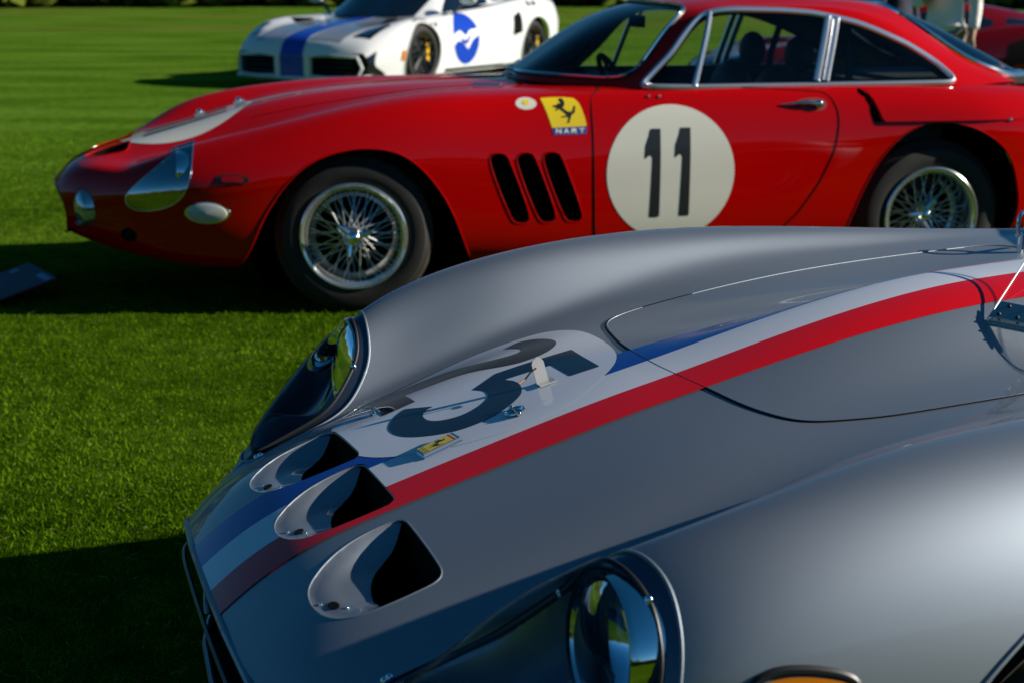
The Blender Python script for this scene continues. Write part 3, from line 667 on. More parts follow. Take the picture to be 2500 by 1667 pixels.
    sr = sdf_poly(rp); _, p, ch = full.clip(lambda u, v, z: np.where(v < -.5, sr(u, z) + .006, 1)); p.shift(.010).obj('side_repeater', AMBER, root)
    _, p, ch = full.clip(lambda u, v, z: np.where(v < -.5, sr(u, z), 1)); 
    if ch: trim(ch[0], .006, 'repeater_gasket', BLKRUB, root, step=.008)
    # mouth: lip, dark duct, thin bright surround
    lipP = np.array([l[0] for l in S_LINES]); lipP = np.concatenate([(lipP * (1, -1, 1))[:0:-1], lipP]); bot = lipP[::-1][1:-1] * (1, 1, 0) + arr(.02, 0, .262); loop = np.concatenate([lipP, bot])
    loop = resample(loop, 120, True); mb = MB(); mb.tube(loop, .006, 8, True); mb.build('mouth_lip', SILVER, root)
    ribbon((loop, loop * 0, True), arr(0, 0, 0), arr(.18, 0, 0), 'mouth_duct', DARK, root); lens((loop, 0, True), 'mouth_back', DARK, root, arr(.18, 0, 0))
    mb = MB(); mb.tube(smooth_poly(np.array([(-.350, -.42, .40), (-.385, -.36, .418), (-.400, -.2, .424), (-.403, 0, .426), (-.400, .2, .424), (-.385, .36, .418), (-.350, .42, .40)]), 40, False), .004, 8); mb.build('mouth_trim', SKYTINT_METAL, root)
    # small lug on the lower nose
    # underside and cabin
    V = [(-.33, -.33, .22), (-.33, .33, .22), (.2, .62, .19), (3.4, .62, .19), (3.4, -.62, .19), (.2, -.62, .19)]; mesh_obj('underside', V, [tuple(range(6))], DARK, root, smooth=False)
    CL = [
     tbl((1.36, 1.50, 1.78, 2.1, 2.6, 3.1, 3.5, 3.62), [0] * 8, (.86, .97, 1.13, 1.185, 1.14, 1.02, .88, .80)),
     tbl((1.38, 1.52, 1.80, 2.1, 2.6, 3.1, 3.5, 3.62), (.28, .28, .28, .28, .28, .28, .28, .28), (.855, .965, 1.12, 1.175, 1.13, 1.01, .87, .79)),
     tbl((1.46, 1.60, 1.86, 2.1, 2.6, 3.1, 3.45, 3.58), (.50, .50, .47, .46, .46, .45, .43, .42), (.845, .95, 1.08, 1.135, 1.09, .97, .84, .77)),
     tbl((1.52, 1.66, 1.90, 2.15, 2.6, 3.1, 3.42, 3.55), (.66, .66, .64, .63, .62, .60, .55, .50), (.81, .83, .86, .87, .86, .83, .78, .74))]
    CL = [[(a + .22 * (a < 3.2), b, c) for a, b, c in l] for l in CL]
    G = loft(CL, 60, 60)
    if (G.N[:, 2]).mean() < 0: G.N = -G.N; G.F = [f[::-1] for f in G.F]
    ws = lambda u, v, z: np.maximum(np.maximum(u - 2.08 + .35 * v * v, 1.64 + .25 * v * v - u), np.abs(v) - .50)
    G2, glass, ch = G.clip(ws); G2.obj('roof', SILVER, root); glass.obj('windscreen', DARKGLASS, root)
    return root
HORSE = [(.892, .889), (.905, .89), (.913, .878), (.912, .863), (.903, .853), (.914, .843), (.927, .837), (.943, .837), (.951, .85), (.953, .862), (.958, .86), (.956, .844), (.953, .832), (.943, .827), (.937, .819), (.93, .801),
         (.925, .789), (.92, .791), (.925, .804), (.927, .817), (.914, .815), (.895, .815), (.895, .819), (.914, .82), (.919, .825), (.909, .835), (.895, .845), (.887, .851), (.877, .841), (.871, .843), (.882, .853), (.869, .856),
         (.861, .859), (.868, .864), (.88, .862), (.884, .871), (.895, .869), (.899, .876), (.892, .881)]
def tri_fill(name, V, m, parent):
    import bmesh
    bm = bmesh.new(); vs = [bm.verts.new(tuple(v)) for v in V]; f = bm.faces.new(vs); bmesh.ops.triangulate(bm, faces=[f])
    me = bpy.data.meshes.new(name); bm.to_mesh(me); bm.free(); me.materials.append(m); o = bpy.data.objects.new(name, me); return link(o, parent)
silver_car()
# ------------------------------------------------------------------ red coupe
R_LINES = [
 tbl((-1.265, -1.225, -1.12, -.95, -.70, -.35, 0, .35, .75, 1.2, 1.8, 2.3, 2.65, 3.1, 3.5, 3.72, 3.78), [0] * 17, (.530, .578, .636, .684, .748, .845, .900, .925, .940, .94, .93, .93, .93, .92, .86, .76, .66)),
 tbl((-1.262, -1.22, -1.115, -.945, -.70, -.35, 0, .35, .75, 1.2, 1.8, 2.3, 2.65, 3.1, 3.5, 3.72, 3.78), (.14, .15, .17, .18, .20, .20, .20, .20, .20, .2, .2, .2, .2, .2, .2, .2, .19), (.528, .575, .632, .681, .745, .842, .896, .922, .937, .935, .93, .93, .93, .915, .855, .755, .655)),
 tbl((-1.245, -1.205, -1.10, -.935, -.70, -.35, 0, .35, .75, 1.2, 1.8, 2.3, 2.65, 3.1, 3.5, 3.70, 3.76), (.26, .28, .32, .36, .38, .40, .40, .40, .41, .42, .44, .44, .44, .44, .42, .40, .38), (.512, .560, .620, .675, .740, .832, .885, .912, .925, .93, .93, .93, .93, .91, .845, .75, .65)),
 tbl((-1.225, -1.185, -1.08, -.92, -.70, -.35, 0, .35, .75, 1.2, 1.8, 2.3, 2.65, 3.1, 3.5, 3.69, 3.75), (.31, .34, .40, .46, .49, .51, .52, .52, .54, .56, .58, .58, .58, .57, .53, .49, .46), (.485, .532, .603, .688, .795, .870, .905, .917, .922, .93, .93, .93, .93, .905, .835, .74, .64)),
 tbl((-1.21, -1.17, -1.06, -.905, -.70, -.35, 0, .35, .75, 1.2, 1.8, 2.3, 2.65, 3.1, 3.5, 3.67, 3.73), (.335, .37, .445, .53, .58, .61, .62, .62, .64, .665, .68, .68, .675, .65, .59, .53, .50), (.455, .490, .560, .672, .792, .872, .902, .910, .912, .922, .927, .927, .925, .895, .82, .72, .62)),
 tbl((-1.20, -1.16, -1.045, -.885, -.68, -.35, 0, .35, .75, 1.2, 1.8, 2.3, 2.65, 3.1, 3.5, 3.66, 3.72), (.345, .385, .475, .585, .660, .70, .715, .72, .72, .735, .745, .75, .755, .74, .66, .58, .54), (.42, .445, .500, .590, .705, .815, .862, .872, .874, .885, .895, .895, .89, .85, .77, .68, .59)),
 tbl((-1.198, -1.155, -1.035, -.875, -.67, -.35, 0, .35, .75, 1.2, 1.8, 2.3, 2.65, 3.1, 3.5, 3.66, 3.72), (.345, .39, .485, .605, .700, .762, .785, .79, .79, .793, .795, .805, .82, .81, .70, .60, .56), (.39, .405, .440, .500, .580, .660, .70, .70, .70, .71, .74, .75, .76, .74, .68, .62, .55)),
 tbl((-1.20, -1.158, -1.035, -.875, -.67, -.35, 0, .35, .75, 1.2, 1.8, 2.3, 2.65, 3.1, 3.5, 3.66, 3.72), (.33, .375, .475, .60, .700, .765, .79, .80, .805, .81, .81, .815, .82, .81, .69, .59, .55), (.36, .365, .385, .41, .45, .49, .52, .52, .52, .52, .54, .55, .56, .55, .53, .52, .50)),
 tbl((-1.205, -1.165, -1.04, -.875, -.67, -.35, 0, .35, .75, 1.2, 1.8, 2.3, 2.65, 3.1, 3.5, 3.66, 3.72), (.30, .34, .43, .555, .655, .72, .75, .765, .78, .785, .785, .785, .785, .77, .65, .56, .53), (.335, .325, .300, .275, .26, .25, .25, .25, .25, .25, .25, .26, .28, .32, .38, .42, .44)),
 tbl((-1.21, -1.17, -1.045, -.88, -.67, -.35, 0, .35, .75, 1.2, 1.8, 2.3, 2.65, 3.1, 3.5, 3.66, 3.72), (.26, .29, .36, .46, .56, .63, .67, .69, .71, .72, .72, .72, .72, .70, .60, .52, .50), (.32, .30, .26, .225, .20, .185, .18, .18, .18, .18, .18, .19, .21, .25, .32, .37, .40)),
]
R_CABIN = [
 tbl((.80, .93, 1.12, 1.35, 1.75, 2.2, 2.6, 3.0, 3.3, 3.42), [0] * 10, (.942, 1.03, 1.155, 1.26, 1.315, 1.312, 1.262, 1.105, .965, .91)),
 tbl((.85, .97, 1.15, 1.38, 1.75, 2.2, 2.58, 2.96, 3.24, 3.35), [.3] * 10, (.938, 1.02, 1.145, 1.25, 1.308, 1.305, 1.255, 1.095, .96, .912)),
 tbl((1.05, 1.17, 1.30, 1.46, 1.76, 2.2, 2.54, 2.85, 3.08, 3.18), (.50, .50, .49, .47, .455, .455, .455, .46, .465, .465), (.93, 1.01, 1.13, 1.24, 1.29, 1.288, 1.225, 1.06, .955, .918)),
 tbl((1.19, 1.29, 1.41, 1.55, 1.78, 2.2, 2.50, 2.78, 2.98, 3.06), (.60, .595, .585, .56, .54, .54, .54, .55, .56, .56), (.925, 1.00, 1.12, 1.235, 1.272, 1.265, 1.19, 1.04, .95, .922)),
 tbl((1.23, 1.33, 1.45, 1.585, 1.79, 2.2, 2.46, 2.68, 2.83, 2.90), (.66, .65, .635, .61, .592, .59, .60, .615, .63, .635), (.918, .985, 1.09, 1.20, 1.243, 1.232, 1.155, 1.03, .95, .918)),
 tbl((1.26, 1.36, 1.48, 1.62, 1.80, 2.2, 2.44, 2.62, 2.74, 2.80), (.705, .70, .695, .69, .685, .685, .69, .695, .70, .70), (.905, .91, .915, .92, .92, .92, .92, .918, .91, .90)),
]
def red_body(): 
    b = loft(R_LINES, 230, 180); V = b.V      # the near front fender sits a little lower than the far one
    w = sstep((V[:, 0] + 1.2) / .3) * (1 - sstep((V[:, 0] + .65) / 1.15)) * sstep((-V[:, 1] - .10) / .42) * sstep((V[:, 2] - .42) / .44)
    V[:, 2] -= .115 * w; g = grid_surf(V.reshape(230, 180, 3)); b = g
    return b if b.N[b.V[:, 2] > .7][:, 2].sum() > 0 else Surf(b.V, -b.N, [f[::-1] for f in b.F])
def red_car():
    TH = radians(10.92)
    root = thing('red_race_coupe', 'red racing coupe with white roundel number 11 on its door and wire wheels', 'car', (-.812, 6.66, 0), TH)
    B = red_body(); G = loft(R_CABIN, 110, 110)
    if (G.N[:, 2]).mean() < 0: G = Surf(G.V, -G.N, [f[::-1] for f in G.F])
    # nose scoops
    for dv in (-.185, .055):
        P = [(-.935, -.075), (-.925, .060), (-1.03, .060), (-1.085, .042), (-1.122, .012), (-1.122, -.020), (-1.09, -.050), (-1.03, -.072)]
        P = [(a, b + dv) for a, b in P]; sp = sdf_poly(P); B, piece, ch = B.clip(lambda u, v, z: np.where(z > .45, sp(u, v), 1))
        d = np.clip((piece.V[:, 0] + 1.115) / .13, 0, 1); ramp = Surf(piece.V - np.stack([0 * d, 0 * d, .07 * d], 1), piece.N, piece.F).renormal(); ramp = ramp.clip(lambda u, v, z: u + 1.045 + .25 * (v - dv))[1]
        if ramp.F: ramp.obj('scoop_ramp', RED, root)
        if ch: ribbon(ch[0], arr(0, 0, -.001), arr(0, 0, -.12), 'scoop_duct', DARK, root); lens(ch[0], 'scoop_duct_floor', DARK, root, arr(0, 0, -.12)); trim(ch[0], .003, 'scoop_rim', RED, root)
    # headlight covers
    cov = [(-.647, .718), (-.650, .66), (-.657, .601), (-.684, .529), (-.731, .480), (-.821, .448), (-.905, .450), (-.936, .482), (-.903, .535), (-.812, .612), (-.72, .682), (-.67, .712)]
    cp = smooth_poly(cov, 90); cs = sdf_poly(cp)
    for s in (-1, 1):
        B, piece, ch = B.clip(lambda u, v, z: np.where(v * s > .30, cs(u, z), 1))
        piece.shift(.002).obj('headlight_cover', clear_mat('tinted_cover', (.30, .45, .58), .06, 1, 5.0), root)
        if ch: trim(ch[0], .003, 'cover_trim', CHROME, root)
        d = sstep(np.maximum(-cs(piece.V[:, 0], piece.V[:, 2]), 0) / .05) * .09
        Surf(piece.V - piece.N * d[:, None], piece.N, piece.F).renormal().obj('headlight_bucket', SKYTINT_METAL, root)
        lc = np.array([-.715, s * .585, .600]); ax = np.array([-1, s * .12, .1]); ax /= np.linalg.norm(ax)
        mb = MB(); mb.lathe([(.088, -.04), (.09, 0), (.084, .01), (.078, .002)], lc, ax, 36); mb.build('lamp_rim', CHROME, root)
        mb = MB(); mb.lathe([(0, .02), (.04, .016), (.078, 0)], lc, ax, 30); mb.build('lamp_lens', mat('lamp_glass_far', (.25, .30, .34), .05, .6, 1), root)
    # arches
    fa = smooth_poly([(-.449, .249), (-.381, .393), (-.305, .518), (-.194, .632), (-.049, .691), (.077, .703), (.203, .677), (.312, .592), (.402, .461), (.457, .329), (.503, .214), (.52, .1), (.0, .0), (-.50, .1)], 150)
    ra = smooth_poly([(2.17, .2), (2.192, .29), (2.236, .42), (2.312, .58), (2.416, .703), (2.511, .756), (2.61, .77), (2.733, .752), (2.839, .708), (2.949, .616), (3.002, .494), (3.025, .398), (3.03, .25), (3.0, .1), (2.6, 0), (2.2, .1)], 150)
    for s in (-1, 1):
        for pl, cu, R in ((fa, .025, .44), (ra, 2.61, .45)):
            sp = sdf_poly(pl); B, piece, ch = B.clip(lambda u, v, z: np.where(v * s > .42, sp(u, z), 1))
            if ch: ribbon(ch[0], arr(0, 0, 0), arr(0, -s * .02, 0), 'arch_flange', RED, root)
            if ch: trim(ch[0], .003, 'arch_edge', RED, root)
            well_shell(root, cu, .33, s * .67, s * .34, R + .045)
    full0 = B
    # side slots
    for a in ([(.575, .66), (.59, .674), (.642, .674), (.655, .66), (.752, .388), (.742, .373), (.69, .373), (.674, .386)],):
        for s in (-1, 1):
            for dx in (0, .115, .230):
                P = smooth_poly([(x + dx, z) for x, z in a], 60); sp = sdf_poly(P); B, piece, ch = B.clip(lambda u, v, z: np.where(v * s > .4, sp(u, z), 1))
                if ch: ribbon(ch[0], arr(0, 0, 0), arr(.03, -s * .08, 0), 'vent_slot', DARK, root); lens(ch[0], 'vent_slot_back', DARK, root, arr(.03, -s * .08, 0)); trim(ch[0], .003, 'vent_slot_lip', RED, root)
    # cabin opening
    plan = smooth_poly([(.84, 0), (.89, .27), (1.08, .47), (1.24, .60), (1.32, .655), (1.8, .665), (2.4, .665), (2.72, .66), (2.84, .61), (3.12, .45), (3.30, .3), (3.38, 0), (3.30, -.3), (3.12, -.45), (2.84, -.61), (2.72, -.66), (2.4, -.665), (1.8, -.665), (1.32, -.655), (1.24, -.60), (1.08, -.47), (.89, -.27)], 200)
    sp = sdf_poly(plan); B, _, ch = B.clip(lambda u, v, z: np.where(z > .82, sp(u, v), 1))
    # rear fender vent: slot and raised panel behind it
    slot = smooth_poly([(2.225, .915), (2.255, .915), (2.295, .865), (2.325, .80), (2.330, .772), (2.312, .768), (2.292, .79), (2.278, .84), (2.25, .885)], 60); ss = sdf_poly(slot)
    for s in (-1, 1):
        B, piece, ch = B.clip(lambda u, v, z: np.where(v * s > .4, ss(u, z), 1))
        if ch: ribbon(ch[0], arr(0, 0, 0), arr(.02, -s * .05, 0), 'quarter_vent', DARK, root); lens(ch[0], 'quarter_vent_back', DARK, root, arr(.02, -s * .05, 0))
    pan = sdf_poly([(2.262, .93), (2.30, .87), (2.332, .79), (2.345, .776), (3.10, .776), (3.16, .93)])
    V = B.V; inside = pan(V[:, 0], V[:, 2]) < 0
    B, pp, ch = B.clip(lambda u, v, z: np.where(np.abs(v) > .5, pan(u, z), 1))
    k = sstep((.93 - pp.V[:, 2]) / .10) * sstep((3.12 - pp.V[:, 0]) / .35); k0 = .014 * np.maximum(k, 0)
    pp = Surf(pp.V + np.stack([0 * k0, np.sign(pp.V[:, 1]) * k0, 0 * k0], 1), pp.N, pp.F).renormal(); pp.N = np.where((pp.N[:, 1:2] * pp.V[:, 1:2]) < 0, -pp.N, pp.N)
    for sg_ in (-1, 1): Surf(pp.V, pp.N, [f for f in pp.F if pp.V[f[0]][1] * sg_ > 0]).compact().obj('rear_haunch_panel', RED, root)
    for c_ in ch[:2]:
        P, N, cl = c_; kk = sstep((.93 - P[:, 2]) / .10) * sstep((3.12 - P[:, 0]) / .35) * .014; ribbon((P, N, cl), P * 0, np.stack([0 * kk, np.sign(P[:, 1]) * kk, 0 * kk], 1), 'haunch_edge', RED, root)
    full = B
    # door panel with roundel and number
    door = [(1.030, .90), (1.027, .835), (1.028, .60), (1.034, .342), (1.05, .24), (1.5, .225), (1.75, .235), (1.87, .30), (1.957, .38), (2.05, .51), (2.115, .646), (2.136, .76), (2.136, .816), (2.115, .87), (2.085, .905), (1.6, .93), (1.1, .93)]
    ds = sdf_poly(door)
    for s in (-1, 1):
        B, dp, ch = B.clip(lambda u, v, z: np.where(v * s > .4, ds(u, z), 1)); dp.obj('door', RED, root)
        if ch: trim(ch[0], .0028, 'door_gap', DARK, root, off=.0006, step=.02, sides=6)
    B.obj('body', RED, root)
    th = np.linspace(0, 2 * pi, 90, endpoint=False)
    for s in (-1, 1):
        decal(full, [(1.37 + .286 * cos(q), .574 + .288 * sin(q)) for q in th], 'door_roundel', CREAM, root, .0015, True, s)
        one = [(1.279, .762), (1.324, .762), (1.320, .384), (1.276, .384), (1.287, .640), (1.281, .652), (1.268, .648), (1.252, .634), (1.256, .690), (1.264, .712), (1.272, .732)]
        for dx in (0, .1335): decal(full, [(a + dx, b + dx * .02) for a, b in one], 'number_one', NUMBLK, root, .0030, True, s)
    # hood roundel with its number, seen at a low angle
    decal(full, [(-.685 + .30 * cos(q), .28 * sin(q)) for q in th], 'bonnet_roundel', CREAM, root, .002, False)
    for dv in (-.115, .06): decal(full, [(-.87, -.02 + dv), (-.87, .022 + dv), (-.50, .045 + dv), (-.50, .0 + dv)], 'bonnet_number_one', mat('matt_black_number', (.006, .007, .010), .8, 0, 0, .1), root, .0035, False)
    # shield sticker, team band with letters, small round sticker
    decal(full, [(.812, .892), (.86, .895), (.92, .895), (.958, .890), (.975, .872), (.985, .850), (.996, .81), (1.002, .777), (.851, .773), (.843, .80), (.834, .831), (.822, .865)], 'shield_sticker', YELLOW, root, .0016)
    decal(full, HORSE, 'shield_horse', NUMBLK, root, .0034)
    decal(full, [(.851, .7725), (1.0015, .776), (.999, .745), (.856, .743)], 'team_band', mat('band_blue', (.02, .06, .32), .4, 0, .8), root, .0017)
    LET = {'N': [[(0, 0), (.22, 0), (.22, .62), (.78, 0), (1, 0), (1, 1), (.78, 1), (.78, .38), (.22, 1), (0, 1)]],
           'A': [[(0, 0), (.25, 0), (.34, .25), (.66, .25), (.75, 0), (1, 0), (.62, 1), (.38, 1)]],
           'R': [[(0, 0), (.25, 0), (.25, .35), (.45, .35), (.72, 0), (1, 0), (.70, .40), (.92, .55), (.95, .8), (.8, 1), (0, 1)]],
           'T': [[(.38, 0), (.62, 0), (.62, .78), (1, .78), (1, 1), (0, 1), (0, .78), (.38, .78)]]}
    for q, chx in enumerate('NART'):
        for P in LET[chx]: decal(full, [(.866 + q * .0335 + a * .025, .7485 + b * .021) for a, b in P], 'band_letter', CREAM, root, .0032)
    decal(full, [(.748 + .045 * cos(q), .872 + .024 * sin(q)) for q in th], 'round_sticker', CREAM, root, .0016)
    decal(full, [(.748 + .014 * cos(q), .876 + .010 * sin(q)) for q in th], 'round_sticker_crest', YELLOW, root, .003)
    pj = Proj(full)
    # door handle over a flat decal; recess shade painted as darker red
    decal(full, smooth_poly([(1.945, .862), (1.99, .878), (2.06, .876), (2.085, .855), (2.07, .832), (2.02, .826), (1.96, .838)], 50), 'handle_recess_shade', mat('recess_shade_red', (.22, .002, .002), .5, 0, .3), root, .0012)
    P, N = pj.side(2.045, .850); Q, _ = pj.side(1.985, .858); T_, _ = pj.side(1.872, .853)
    mb = MB(); mb.tube([T_ + N * .006, Q * .5 + T_ * .5 + N * .014, Q + N * .020, P + N * .014], [.003, .0055, .009, .010], 10); mb.sphere(P + N * .014, .019, 10, (1, .6, 1)); mb.build('door_handle', CHROME, root)
    # front lamps and marker
    for s in (-1, 1):
        P, N = pj.side(-.597, .445, s); R_ = basis(N)
        for nm, m_, sc, hgt in (('indicator_bezel', CHROME, 1.0, .006), ('indicator_lens', mat('frosted_lens', (.42, .43, .38), .25, 0, 1), .88, .016)):
            mb = MB(); k = 40
            pr = [(1.0, 0), (.97, hgt * .7), (.8, hgt), (0, hgt * 1.3)] 
            V = []; F = []
            for r_, h_ in pr:
                for q in range(k): a = 2 * pi * q / k; V.append(P + R_ @ np.array([.098 * sc * r_ * cos(a), .046 * sc * r_ * sin(a), h_ - .002 + (.004 if sc < 1 else 0)]))
            for i in range(3):
                for q in range(k): F.append((i * k + q, i * k + (q + 1) % k, (i + 1) * k + (q + 1) % k, (i + 1) * k + q))
            mb.add(V, F); mb.build(nm, m_, root)
    decal(full, smooth_poly([(-.547, .598), (-.49, .604), (-.429, .594), (-.422, .582), (-.429, .570), (-.49, .566), (-.548, .571), (-.552, .585)], 50), 'side_marker', BLKRUB, root, .002)
    decal(full, smooth_poly([(-.530, .592), (-.49, .596), (-.445, .590), (-.445, .576), (-.49, .574), (-.53, .577)], 50), 'side_marker_lens', RED, root, .005)
    # grille mouth and the round lamp beside it
    L0 = np.array([l[0] for l in R_LINES]); L0 = np.concatenate([(L0 * (1, -1, 1))[:0:-1], L0]); bot = L0[::-1][1:-1] * (0, 1, 0) + arr(-1.209, 0, .322); loop = resample(np.concatenate([L0, bot]), 110, True)
    mb = MB(); mb.tube(loop, .005, 8, True); mb.build('mouth_lip', RED, root); ribbon((loop, 0, True), arr(0, 0, 0), arr(.2, 0, 0), 'mouth_duct', DARK, root); lens((loop, 0, True), 'mouth_back', DARK, root, arr(.2, 0, 0))
    for s in (-1, 1):
        lc = np.array([-1.135, s * .40, .435]); ax = np.array([-.90, s * .42, .05]); ax /= np.linalg.norm(ax)
        mb = MB(); mb.lathe([(.078, -.06), (.082, .0), (.076, .012), (.070, .004)], lc, ax, 36); mb.lathe([(0, .024), (.03, .021), (.055, .012), (.070, .0)], lc, ax, 36); mb.build('driving_lamp', mat('lamp_glass_grey', (.45, .5, .5), .06, .75, 1), root)
    # jack hole low on the nose
    decal(full, [(-.93 + .035 * cos(q), .335 + .03 * sin(q)) for q in th], 'tow_hole', DARK, root, .002)
    # cabin shell, windows and bright trim ----------------------------------------
    wsP = [(.835, 0), (.875, .27), (1.06, .470), (1.185, .555), (1.255, .580), (1.31, .572), (1.405, .545), (1.485, .510), (1.515, .47), (1.50, .40), (1.44, .2), (1.42, 0)]
    wsP = smooth_poly(wsP + mirror_poly(wsP)[1:-1], 160); wss = sdf_poly(wsP)
    G, wg, wch = G.clip(lambda u, v, z: np.where(u < 1.8, wss(u, v), 1)); wg.shift(.001).obj('windscreen', GLASS, root)
    trim(wch[0], .013, 'windscreen_seal', BLKRUB, root, step=.02); trim(wch[0], .007, 'windscreen_trim', CHROME, root, off=.010, step=.02)
    rwP = [(3.37, 0), (3.29, .3), (3.13, .435), (3.02, .475), (2.93, .485), (2.79, .475), (2.63, .455), (2.55, .42), (2.525, .36), (2.55, .2), (2.56, 0)]
    rwP = smooth_poly(rwP + mirror_poly(rwP)[1:-1], 160); rws = sdf_poly(rwP)
    G, rg, rch = G.clip(lambda u, v, z: np.where(u > 2.3, rws(u, v), 1)); rg.shift(.001).obj('rear_window', clear_mat('rear_glass', (.60, .62, .66), .0, 1, 1.5), root); trim(rch[0], .015, 'rear_window_trim', CHROME, root, off=.002, step=.02)
    sw = [(1.262, .932), (1.33, .992), (1.411, 1.070), (1.470, 1.145), (1.525, 1.203), (1.565, 1.232), (1.603, 1.244), (1.66, 1.252), (1.722, 1.254), (1.923, 1.250), (2.06, 1.240), (2.158, 1.222), (2.27, 1.197), (2.358, 1.166), (2.508, 1.104), (2.60, 1.052), (2.663, 1.012), (2.735, .945), (2.725, .932), (2.0, .928), (1.5, .928)]
    swd = []
    for a, b in zip(sw, sw[1:] + sw[:1]):
        n_ = max(1, int(np.hypot(b[0] - a[0], b[1] - a[1]) / .03)); swd += [(a[0] + (b[0] - a[0]) * t / n_, a[1] + (b[1] - a[1]) * t / n_) for t in range(n_)]
    sws = sdf_poly(swd)
    for s in (-1, 1):
        Gf = G; G, sg, sch = G.clip(lambda u, v, z: np.where(v * s > .45, sws(u, z), 1)); sg.obj('side_window', GLASS, root)
        if sch: trim(sch[0], .014, 'window_frame', BRIGHT, root, off=.002, step=.02); trim(sch[0], .016, 'window_seal', BLKRUB, root, off=-.008, step=.03)
        pjg = Proj(sg)
        for nm, (a, b), w_ in (('vent_pillar', ((1.595, 1.238), (1.50, .93)), .011), ('door_pillar', ((2.138, 1.222), (2.062, .928)), .013), ('quarter_pillar', ((2.178, 1.215), (2.105, .928)), .014)):
            P, N = pjg.line([a, b], 'side' , 16, False) if s < 0 else (lambda q: (np.array([x[0] for x in q]), np.array([x[1] for x in q])))([r for r in (pjg.side(a[0] + (b[0] - a[0]) * t, a[1] + (b[1] - a[1]) * t, 1) for t in np.linspace(0, 1, 16)) if r])
            if len(P) > 3:
                mb = MB(); mb.tube(np.concatenate([P]) + N * .006, w_ * 1.15, 8); mb.build(nm, BRIGHT, root)
    # headlining and dark shelf
    G.obj('roof', RED, root); Gi = G.shift(-.022); Gi.obj('headlining', mat('beige_headlining', (.30, .22, .16), .8), root)
    # interior: floor, dash, seats, wheel, roll hoop, rear bulkhead
    V = [(.9, -.62, .45), (3.0, -.62, .45), (3.0, .62, .45), (.9, .62, .45)]; mesh_obj('cabin_floor', V, [(0, 1, 2, 3)], INTERIOR, root, smooth=False)
    for s in (-1, 1): mesh_obj('door_lining', [(1.2, s * .66, .45), (2.7, s * .66, .45), (2.7, s * .655, .905), (1.2, s * .655, .905)], [(0, 1, 2, 3)], INTERIOR, root, smooth=False)
    mb = MB(); mb.box((1.12, 0, .84), (.38, 1.10, .16)); mb.tube([(1.32, -.56, .90), (1.30, 0, .925), (1.32, .56, .90)], .035, 10); mb.build('dashboard', INTERIOR, root)
    mb = MB(); cc = np.array([1.27, -.30, .885]); a_ = np.array([.88, 0, .47]); R_ = basis(a_); q_ = np.linspace(0, 2 * pi, 40, endpoint=False); mb.tube([cc + R_ @ np.array([.185 * cos(q), .185 * sin(q), 0]) for q in q_], .013, 8, True)
    for q in (pi / 2, pi * 7 / 6, -pi / 6): mb.tube([cc, cc + R_ @ np.array([.18 * cos(q), .18 * sin(q), 0])], .008, 6)
    mb.build('steering_wheel', INTERIOR, root)
    for s in (-.31, .31):
        mb = MB(); mb.sphere((2.02, s, .72), .26, 12, (.45, .80, 1.05)); mb.sphere((1.78, s, .56), .26, 12, (1.1, .85, .42)); mb.sphere((2.13, s, 1.04), .10, 12, (.6, 1.15, .9)); mb.tube([(2.08, s, .90), (2.12, s, 1.05)], .04, 8); mb.build('seat', INTERIOR, root)
    mb = MB(); mb.box((2.95, 0, .925), (.75, 1.0, .03)); mb.box((2.45, 0, .70), (.08, 1.25, .46)); mb.build('parcel_shelf', mat('grey_green_trim', (.035, .05, .05), .7), root, smooth=False)
    mb = MB(); mb.tube([(2.30, -.52, .55), (2.30, -.50, 1.0), (2.32, -.40, 1.20), (2.32, 0, 1.255), (2.32, .40, 1.20), (2.30, .50, 1.0), (2.30, .52, .55)], .019, 8); mb.build('roll_hoop', INTERIOR, root)
    for s in (-1, 1): mb = MB(); mb.tube([(2.36, s * .50, 1.20), (2.56, s * .505, 1.10), (2.80, s * .51, .955)], [.030, .036, .040], 8); mb.build('pillar_lining', mat('sunlit_tan_lining', (.62, .42, .28), .8), root)  # lighter than the headlining: sunlight on the pillar put into the tan
    mb = MB(); mb.box((1.44, .03, 1.19), (.03, .19, .055)); mb.tube([(1.48, .03, 1.27), (1.45, .03, 1.21)], .007, 6); mb.build('interior_mirror', INTERIOR, root)
    # catches, vents and wipers on the bonnet
    for (u, v) in ((-.62, .06), (-.44, .06)):
        P, N = pj.top(u, v); mb = MB(); mb.box(P + N * .010, (.05, .014, .018), basis(N, (0, 1, 0))); mb.sphere(P + N * .022, .015, 8); mb.build('bonnet_catch', CHROME, root)
    for q in range(7):
        r = pj.top(.60 + q * .017, -.30 - q * .012)
        if r: mb = MB(); mb.sphere(r[0] + r[1] * .003, .010, 6); mb.sphere(r[0] + arr(-.004, -.055, -.004), .008, 6); mb.build('bonnet_louvre', CHROME, root)
    for v0 in (-.10, .38):
        r = pj.top(.83 if v0 < 0 else .93, v0)
        if r: mb = MB(); mb.sphere(r[0] + arr(0, 0, .012), .014, 8); mb.tube([r[0] + arr(0, 0, .016), r[0] + arr(-.02, .14, .022), r[0] + arr(.06, .28, .05)], .006, 6); mb.build('wiper', STEEL, root)
    for (u, z) in ((1.285, .895), (1.33, .893), (2.43, .69), (2.94, .775)):
        r = pj.side(u, z)
        if r: mb = MB(); mb.sphere(r[0] + r[1] * .002, .007 if z > .8 else .010, 6); mb.build('chrome_stud', CHROME, root)
    gap(pj, [(-.40, -.26), (0, -.30), (.5, -.34), (.80, -.36)], 'bonnet_gap', DARK, root, r=.002, n=40)
    V = [(-1.1, -.25, .27), (-1.1, .25, .27), (-.4, .6, .2), (3.2, .6, .2), (3.2, -.6, .2), (-.4, -.6, .2)]; mesh_obj('underside', V, [tuple(range(6))], DARK, root, smooth=False)
